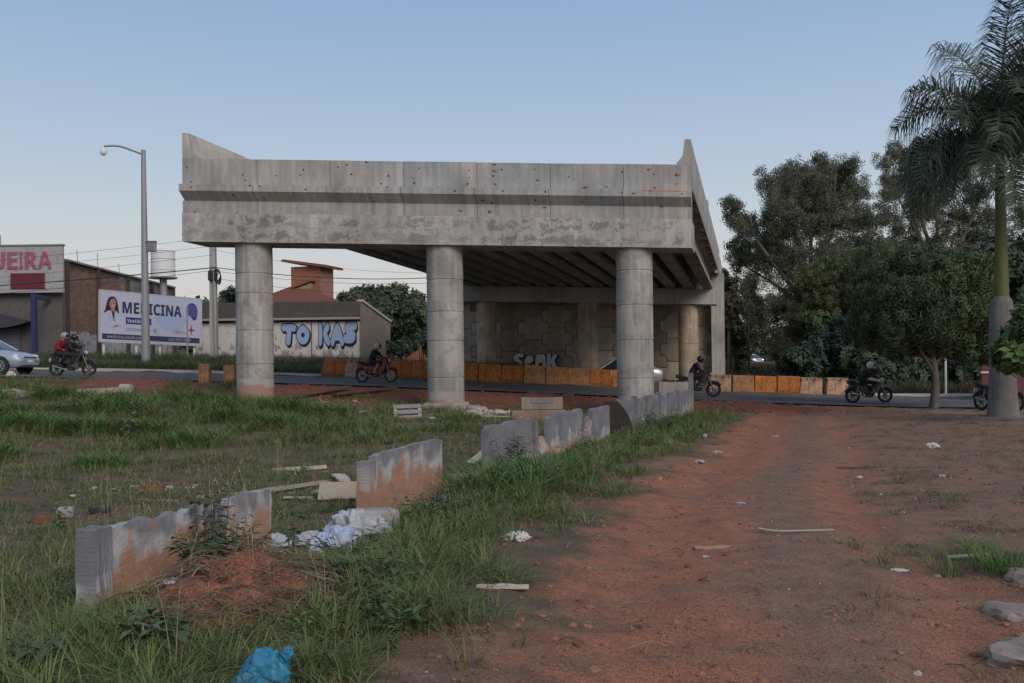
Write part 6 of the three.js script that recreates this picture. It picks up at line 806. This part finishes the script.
  const tl = part(m, 'tail_light', rbox(0.07, 0.07, 0.13, 0.02, -0.83, 0.82, 0), mat([0.3, 0.012, 0.012], 0.3)); part(tl, 'number_plate', rbox(0.015, 0.13, 0.18, 0.004, -0.88, 0.66, 0), M.white); part(tl, 'plate_arm', flat(bar([-0.76, 0.74, 0], [-0.88, 0.62, 0], 0.015)), dark);
  if (o.rack) part(m, 'carrier_pad', rbox(0.26, 0.07, 0.24, 0.03, -0.62, 0.93, 0), mat(o.rack, 0.6));
  return m;
}
// ---------------------------------------------------------------- figures: one continuous skin over a skeleton of tapered bones
function skin(bones, cell, k) {
  const lo = V(1e9, 1e9, 1e9), hi = V(-1e9, -1e9, -1e9); for (const b of bones) for (const [p, r] of [[b[0], b[2]], [b[1], b[3]]]) { const q = V(...p); lo.min(q.clone().subScalar(r + cell * 4)); hi.max(q.clone().addScalar(r + cell * 4)); }
  const S = Math.max(hi.x - lo.x, hi.y - lo.y, hi.z - lo.z), res = Math.ceil(S / cell), c = lo.clone().add(hi).multiplyScalar(0.5), mc = new MarchingCubes(res, M.black, false, false, 120000); mc.isolation = 0;
  const pre = bones.map(([a, b, ra, rb]) => { const d = [b[0] - a[0], b[1] - a[1], b[2] - a[2]]; return [a, d, d[0] ** 2 + d[1] ** 2 + d[2] ** 2 || 1e-9, ra, rb - ra]; });
  const dist = (x, y, z, B) => { const [a, d, l, ra, dr] = B, px = x - a[0], py = y - a[1], pz = z - a[2], t = clamp((px * d[0] + py * d[1] + pz * d[2]) / l); return Math.hypot(px - d[0] * t, py - d[1] * t, pz - d[2] * t) - ra - dr * t; };
  let o = 0; for (let z = 0; z < res; z++) for (let y = 0; y < res; y++) for (let x = 0; x < res; x++, o++) { const X = c.x + (x / res * 2 - 1) * S / 2, Y = c.y + (y / res * 2 - 1) * S / 2, Z = c.z + (z / res * 2 - 1) * S / 2; let m = 1e9; for (const B of pre) { const d = dist(X, Y, Z, B); if (m > 1e8) m = d; else { const h = clamp(0.5 + 0.5 * (m - d) / k); m = mix(m, d, h) - k * h * (1 - h); } } mc.field[o] = -m; }
  mc.update(); const n = mc.count, pos = new Float32Array(mc.positionArray.slice(0, n * 3)), col = new Float32Array(n * 3);
  for (let i = 0; i < n; i++) { const X = c.x + pos[i * 3] * S / 2, Y = c.y + pos[i * 3 + 1] * S / 2, Z = c.z + pos[i * 3 + 2] * S / 2; pos.set([X, Y, Z], i * 3); let best = 1e9, q = 0; pre.forEach((B, j) => { const d = dist(X, Y, Z, B); if (d < best) { best = d; q = j; } }); col.set(bones[q][4], i * 3); }
  let g = new THREE.BufferGeometry(); g.setAttribute('position', new THREE.BufferAttribute(pos, 3)); g.setAttribute('color', new THREE.BufferAttribute(col, 3)); g = mergeVertices(g, cell * 0.02); g.computeVertexNormals(); return flat(g);
}
const bodyMat = new THREE.MeshStandardMaterial({ vertexColors: true, roughness: 0.85, side: THREE.DoubleSide });
function rider(label, pos, turn, o) {
  const t = thing('person', label, 'person', pos, turn, 'riders'), J = o.jacket, P = o.pants, Sk = o.skin ?? [0.3, 0.18, 0.12], G = o.gloves ?? Sk, L = o.lean ?? 0, x0 = o.x0 ?? 0, up = o.up ?? 0, b = [];
  const X = (x, y, z) => [x + x0, y + up, z], hip = X(-0.2, 0.9, 0), sh = X(-0.04 + L, 1.31, 0), nk = X(0.02 + L * 1.2, 1.42, 0), hd = X(0.08 + L * 1.35, 1.53, 0);
  b.push([hip, X(-0.17 + L * 0.35, 1.06, 0), 0.155, 0.14, J], [X(-0.17 + L * 0.35, 1.06, 0), X(-0.07 + L * 0.85, 1.25, 0), 0.145, 0.16, J], [X(-0.06 + L, 1.29, -0.13), X(-0.06 + L, 1.29, 0.13), 0.085, 0.085, J], [sh, nk, 0.075, 0.06, Sk], [nk, hd, 0.06, 0.095, Sk]);
  const hands = [];
  for (const s of [-1, 1]) {
    const S = X(-0.05 + L, 1.3, s * 0.19), hand = o.passenger ? X(0.1, 0.98, s * 0.17) : [0.32, 1.02, s * 0.3], elbow = o.passenger ? X(-0.06, 1.04, s * 0.27) : [mix(S[0], hand[0], 0.5) - 0.02, mix(S[1], hand[1], 0.55) - 0.06, s * 0.31];
    b.push([S, elbow, 0.066, 0.05, J], [elbow, hand, 0.05, 0.036, J]); const kn = X(0.2, o.passenger ? 0.8 : 0.82, s * 0.2), an = X(o.passenger ? -0.06 : -0.02, 0.42, s * 0.18), sole = [an[0] + 0.15, an[1] - 0.06, an[2] + s * 0.02];
    b.push([[hip[0], hip[1] - 0.02, s * 0.09], kn, 0.1, 0.068, P], [kn, an, 0.066, 0.042, o.bareLegs ? Sk : P], [[an[0] - 0.05, an[1] - 0.04, an[2]], sole, 0.045, 0.034, [0.03, 0.03, 0.032]]);
    const hb = [[[hand[0] - 0.05, hand[1] + 0.005, hand[2]], [hand[0] + 0.01, hand[1] + 0.012, hand[2]], 0.03, 0.03, G], [[hand[0], hand[1] + 0.015, hand[2] - 0.03], [hand[0], hand[1] + 0.015, hand[2] + 0.03], 0.022, 0.022, G]];
    for (let f = 0; f < 4; f++) { const z = hand[2] - 0.036 + f * 0.024, e = [0.9, 1, 0.95, 0.78][f]; hb.push([[hand[0] + 0.01, hand[1] + 0.022, z], [hand[0] + 0.04 * e, hand[1] + 0.004, z], 0.01, 0.0095, G], [[hand[0] + 0.04 * e, hand[1] + 0.004, z], [hand[0] + 0.03 * e, hand[1] - 0.03 * e, z], 0.0095, 0.009, G], [[hand[0] + 0.03 * e, hand[1] - 0.03 * e, z], [hand[0] + 0.004, hand[1] - 0.03 * e, z], 0.009, 0.008, G]); }
    hb.push([[hand[0] - 0.03, hand[1], hand[2] - s * 0.03], [hand[0] - 0.005, hand[1] - 0.028, hand[2] - s * 0.045], 0.012, 0.0105, G], [[hand[0] - 0.005, hand[1] - 0.028, hand[2] - s * 0.045], [hand[0] + 0.02, hand[1] - 0.03, hand[2] - s * 0.045], 0.0105, 0.009, G]); hands.push(hb);
  }
  part(t, 'body', merge([skin(b, 0.019, 0.035), ...hands.map((h) => skin(h, 0.0055, 0.006))]), bodyMat);
  const he = part(t, 'helmet', flat(new THREE.SphereGeometry(0.142, 24, 18).scale(1.08, 1.02, 0.93).translate(hd[0], hd[1] + 0.015, 0)), mat(o.helmet, 0.3)); part(he, 'visor', flat(new THREE.SphereGeometry(0.145, 16, 10, -0.95, 1.9, 1.2, 0.75).rotateY(Math.PI).scale(1.09, 1.02, 0.94).translate(hd[0], hd[1] + 0.015, 0)), mat([0.015, 0.015, 0.018], 0.15)); part(he, 'chin_bar', flat(new THREE.TorusGeometry(0.1, 0.032, 8, 16, Math.PI).rotateX(Math.PI / 2).rotateY(Math.PI / 2).scale(1.15, 1, 1).translate(hd[0] + 0.05, hd[1] - 0.085, 0)), mat(o.helmet2 ?? o.helmet, 0.35)); if (o.stripe) part(he, 'helmet_stripe', flat(new THREE.TorusGeometry(0.142, 0.014, 6, 30, Math.PI).rotateZ(0.1).scale(1.1, 1.06, 1.6).translate(hd[0], hd[1] + 0.015, 0)), mat(o.stripe, 0.4));
  return t;
}
const road = (x, D) => [x, yRd(x, D) + 0.002, -D];
{
  let p = road(-17.3, 37.8); motorcycle('black motorcycle carrying two riders at left beside the silver car', p, -0.03, { body: [0.02, 0.02, 0.022], accent: [0.03, 0.03, 0.032], rim: [0.05, 0.05, 0.05], lampBody: [0.25, 0.25, 0.26] });
  rider('rider in black with black helmet steering the two-up motorcycle', p, -0.03, { jacket: [0.014, 0.014, 0.016], pants: [0.02, 0.02, 0.024], helmet: [0.02, 0.02, 0.02], stripe: [0.3, 0.3, 0.3] });
  rider('passenger in red jacket with pale helmet on the two-up motorcycle', p, -0.03, { jacket: [0.2, 0.012, 0.02], pants: [0.018, 0.018, 0.02], helmet: [0.3, 0.3, 0.33], helmet2: [0.1, 0.1, 0.1], passenger: true, x0: -0.38, up: 0.06 });
  p = road(-5.68, 40.2); motorcycle('red underbone motorcycle passing between the left and middle columns', p, -0.28, { kind: 'underbone', body: [0.16, 0.01, 0.016], rim: [0.3, 0.24, 0.16], lampBody: [0.16, 0.01, 0.016] });
  rider('rider in dark clothes and bare calves on the red underbone motorcycle', p, -0.28, { jacket: [0.018, 0.018, 0.022], pants: [0.015, 0.015, 0.017], bareLegs: true, helmet: [0.5, 0.48, 0.52], helmet2: [0.35, 0.3, 0.36], stripe: [0.12, 0.08, 0.14] });
  p = road(7.55, 39.2); motorcycle('dark red motorcycle emerging right of the overpass behind the post', p, -0.14, { body: [0.075, 0.014, 0.02], accent: [0.03, 0.028, 0.03], rim: [0.04, 0.04, 0.04], screen: true, lampBody: [0.2, 0.2, 0.2] });
  rider('rider in charcoal with black helmet right of the overpass', p, -0.14, { jacket: [0.022, 0.022, 0.024], pants: [0.016, 0.016, 0.018], helmet: [0.018, 0.018, 0.02], stripe: [0.3, 0.3, 0.3], lean: 0.06, skin: [0.24, 0.14, 0.1] });
  p = road(14.55, 39.2); motorcycle('black and white motorcycle with red tail riding near the mango tree', p, -0.06, { body: [0.6, 0.6, 0.62], accent: [0.04, 0.04, 0.042], tail: [0.14, 0.012, 0.014], rim: [0.12, 0.12, 0.12], chrome: true, lampBody: [0.5, 0.5, 0.5], rack: [0.02, 0.16, 0.11] });
  rider('rider in black with white helmet near the mango tree', p, -0.06, { jacket: [0.016, 0.017, 0.016], pants: [0.014, 0.014, 0.015], helmet: [0.82, 0.82, 0.85], helmet2: [0.4, 0.4, 0.42], stripe: [0.2, 0.2, 0.28] });
  motorcycle('dark parked motorcycle half hidden behind the palm trunk', [15.8, H(15.8, -31.2), -31.2], -1.15, { body: [0.03, 0.02, 0.02], rim: [0.12, 0.12, 0.12] });
}
// ---------------------------------------------------------------- cars
function loftRings(rings, cap = true) {
  const pos = [], n = rings[0].length, q = (a, b, c) => pos.push(...a, ...b, ...c);
  for (let i = 0; i < rings.length - 1; i++) for (let j = 0; j < n; j++) { const k = (j + 1) % n, A = rings[i][j], B = rings[i][k], D = rings[i + 1][j], E = rings[i + 1][k]; q(A, D, B); q(B, D, E); }
  if (cap) for (const [r, s] of [[rings[0], 1], [rings[rings.length - 1], -1]]) { const c = r.reduce((a, p) => [a[0] + p[0] / n, a[1] + p[1] / n, a[2] + p[2] / n], [0, 0, 0]); for (let j = 0; j < n; j++) s > 0 ? q(c, r[j], r[(j + 1) % n]) : q(c, r[(j + 1) % n], r[j]); }
  let g = new THREE.BufferGeometry(); g.setAttribute('position', new THREE.Float32BufferAttribute(pos, 3)); g = mergeVertices(g, 1e-4); g.computeVertexNormals(); return toCreasedNormals(flat(g), 0.75);
}
function car(label, pos, turn, color, o = {}) {
  const t = thing('car', label, 'car', pos, turn), paintM = new THREE.MeshPhysicalMaterial({ color: C(...color), roughness: 0.35, metalness: 0.35, clearcoat: 0.8, clearcoatRoughness: 0.1, side: THREE.DoubleSide }), glass = mat([0.03, 0.035, 0.04], 0.08, { metalness: 0.1 }), dark = mat([0.02, 0.02, 0.02], 0.7), tail = o.sedan ? 0.35 : 0;
  const st = [[-2.0 - tail, 0.5, 0.82, 0.7], [-1.93 - tail, 0.3, 0.95, 0.79], [-1.6 - tail, 0.24, 1.02, 0.84], [-1.0, 0.22, 1.0, 0.87], [0, 0.21, 0.97, 0.875], [0.75, 0.21, 0.96, 0.87], [1.2, 0.22, 0.91, 0.86], [1.6, 0.24, 0.83, 0.83], [1.88, 0.26, 0.72, 0.77], [2.0, 0.34, 0.6, 0.66]];
  part(t, 'body', loftRings(st.map(([x, y0, y1, w]) => [[x, y0, w * 0.85], [x, y0 + 0.12, w * 0.97], [x, mix(y0, y1, 0.55), w], [x, mix(y0, y1, 0.86), w * 0.975], [x, y1 - 0.01, w * 0.86], [x, y1 + 0.02, w * 0.4], [x, y1 + 0.025, 0], [x, y1 + 0.02, -w * 0.4], [x, y1 - 0.01, -w * 0.86], [x, mix(y0, y1, 0.86), -w * 0.975], [x, mix(y0, y1, 0.55), -w], [x, y0 + 0.12, -w * 0.97], [x, y0, -w * 0.85]])), paintM);
  const gs = o.sedan ? [[0.95, 0.96, 0.96], [0.2, 0.97, 1.4], [-0.2, 0.97, 1.47], [-0.8, 0.98, 1.45], [-1.2, 0.99, 1.32], [-1.85, 1.0, 1.02]] : [[0.95, 0.96, 0.96], [0.2, 0.97, 1.42], [-0.2, 0.97, 1.5], [-1.0, 0.98, 1.49], [-1.55, 1.0, 1.38], [-1.9, 1.0, 1.02]];
  part(t, 'windows', loftRings(gs.map(([x, y0, y1]) => { const k = (y1 - y0) / 0.53, w = 0.78, wt = mix(w, 0.58, k); return [[x, y0 - 0.03, w], [x, mix(y0, y1, 0.6), mix(w, wt, 0.6)], [x, y1 - 0.03, wt], [x, y1, wt * 0.7], [x, y1 + 0.005, 0], [x, y1, -wt * 0.7], [x, y1 - 0.03, -wt], [x, mix(y0, y1, 0.6), -mix(w, wt, 0.6)], [x, y0 - 0.03, -w]]; })), glass);
  part(t, 'roof', loftRings(gs.slice(1, -1).map(([x, , y1]) => { const wt = 0.6; return [[x, y1 - 0.02, wt], [x, y1 + 0.012, wt * 0.72], [x, y1 + 0.02, 0], [x, y1 + 0.012, -wt * 0.72], [x, y1 - 0.02, -wt], [x, y1 - 0.04, 0]]; })), paintM);
  for (const s of [-1, 1]) {
    for (const [a, b] of [[[0.93, 0.97, 0.79], [0.2, 1.41, 0.6]], [[-0.25, 0.98, 0.79], [-0.3, 1.47, 0.59]], [[-1.9, 1.02, 0.76], [-1.4, 1.38, 0.6]]]) part(t, 'pillar', flat(bar([a[0], a[1], a[2] * s], [b[0], b[1], b[2] * s], 0.035, 0.03, 6)), paintM);
    part(t, 'mirror', flat(new THREE.SphereGeometry(0.1, 12, 8).scale(0.7, 0.8, 1.1).translate(0.72, 1.0, s * 0.95)), dark); const hl = part(t, 'headlight', flat(new THREE.SphereGeometry(0.16, 14, 10).scale(1.3, 0.55, 0.8).rotateY(s * -0.5).translate(1.72, 0.7, s * 0.62)), mat([0.7, 0.68, 0.62], 0.12)); part(hl, 'headlight_trim', flat(new THREE.SphereGeometry(0.16, 12, 8).scale(1.35, 0.2, 0.8).rotateY(s * -0.5).translate(1.7, 0.61, s * 0.62)), dark);
    part(t, 'tail_light', rbox(0.1, 0.28, 0.2, 0.04, -1.93 - tail, 0.78, s * 0.62), mat([0.2, 0.008, 0.01], 0.3)); part(t, 'fog_recess', rbox(0.16, 0.18, 0.26, 0.05, 1.86, 0.42, s * 0.56), dark); part(t, 'door_handle', rbox(0.16, 0.025, 0.03, 0.01, -0.1, 0.8, s * 0.885), M.chrome); part(t, 'door_seam', box(0.012, 0.6, 0.01, 0.72, 0.64, s * 0.874), dark); part(t, 'sill', box(2.2, 0.08, 0.04, 0, 0.25, s * 0.86), dark);
    for (const x of [-1.25 - tail * 0.3, 1.22]) { part(t, 'wheel_arch', flat(new THREE.CylinderGeometry(0.375, 0.375, 0.1, 28).rotateX(Math.PI / 2).translate(x, 0.33, s * 0.825)), dark); const w = new THREE.Group(); w.name = 'wheel'; w.position.set(x, 0.31, s * 0.79); t.add(w); part(w, 'tyre', flat(new THREE.TorusGeometry(0.245, 0.07, 12, 32).scale(1, 1, 1.5)), M.rubber); part(w, 'alloy_rim', starRim(0.22, 8, 0.014).translate(0, 0, s * 0.09), mat([0.4, 0.4, 0.42], 0.3, { metalness: 0.7 })); }
  }
  part(t, 'grille', rbox(0.06, 0.12, 0.9, 0.03, 1.965, 0.6, 0), dark); part(t, 'lower_grille', rbox(0.08, 0.16, 1.0, 0.03, 1.93, 0.38, 0), dark); part(t, 'number_plate', rbox(0.02, 0.12, 0.4, 0.004, 1.995, 0.5, 0), M.white); part(t, 'chrome_strip', rbox(0.03, 0.02, 0.8, 0.008, 1.99, 0.67, 0), M.chrome);
  return t;
}
car('silver hatchback entering at the left edge of the road', road(-21.75, 39.6), -0.09, [0.42, 0.47, 0.56]);
{ const p = [5.45, yRd(6.1, 47) - 0.0, -50.3]; car('silver sedan behind the barriers, half hidden by the right column', p, Math.PI + 0.03, [0.42, 0.43, 0.46], { sedan: true }); }
{ const p = [34.6, H(34.6, -138), -138], f = car('far white car with lit headlights on the side road', p, -Math.PI / 2 + 0.25, [0.5, 0.5, 0.5]); f.children.filter((c) => c.name === 'headlight').forEach((c) => { c.material = new THREE.MeshStandardMaterial({ color: C(0.8, 0.78, 0.7), emissive: C(1, 0.9, 0.7), emissiveIntensity: 4 }); }); }
renderer.render(scene, camera);
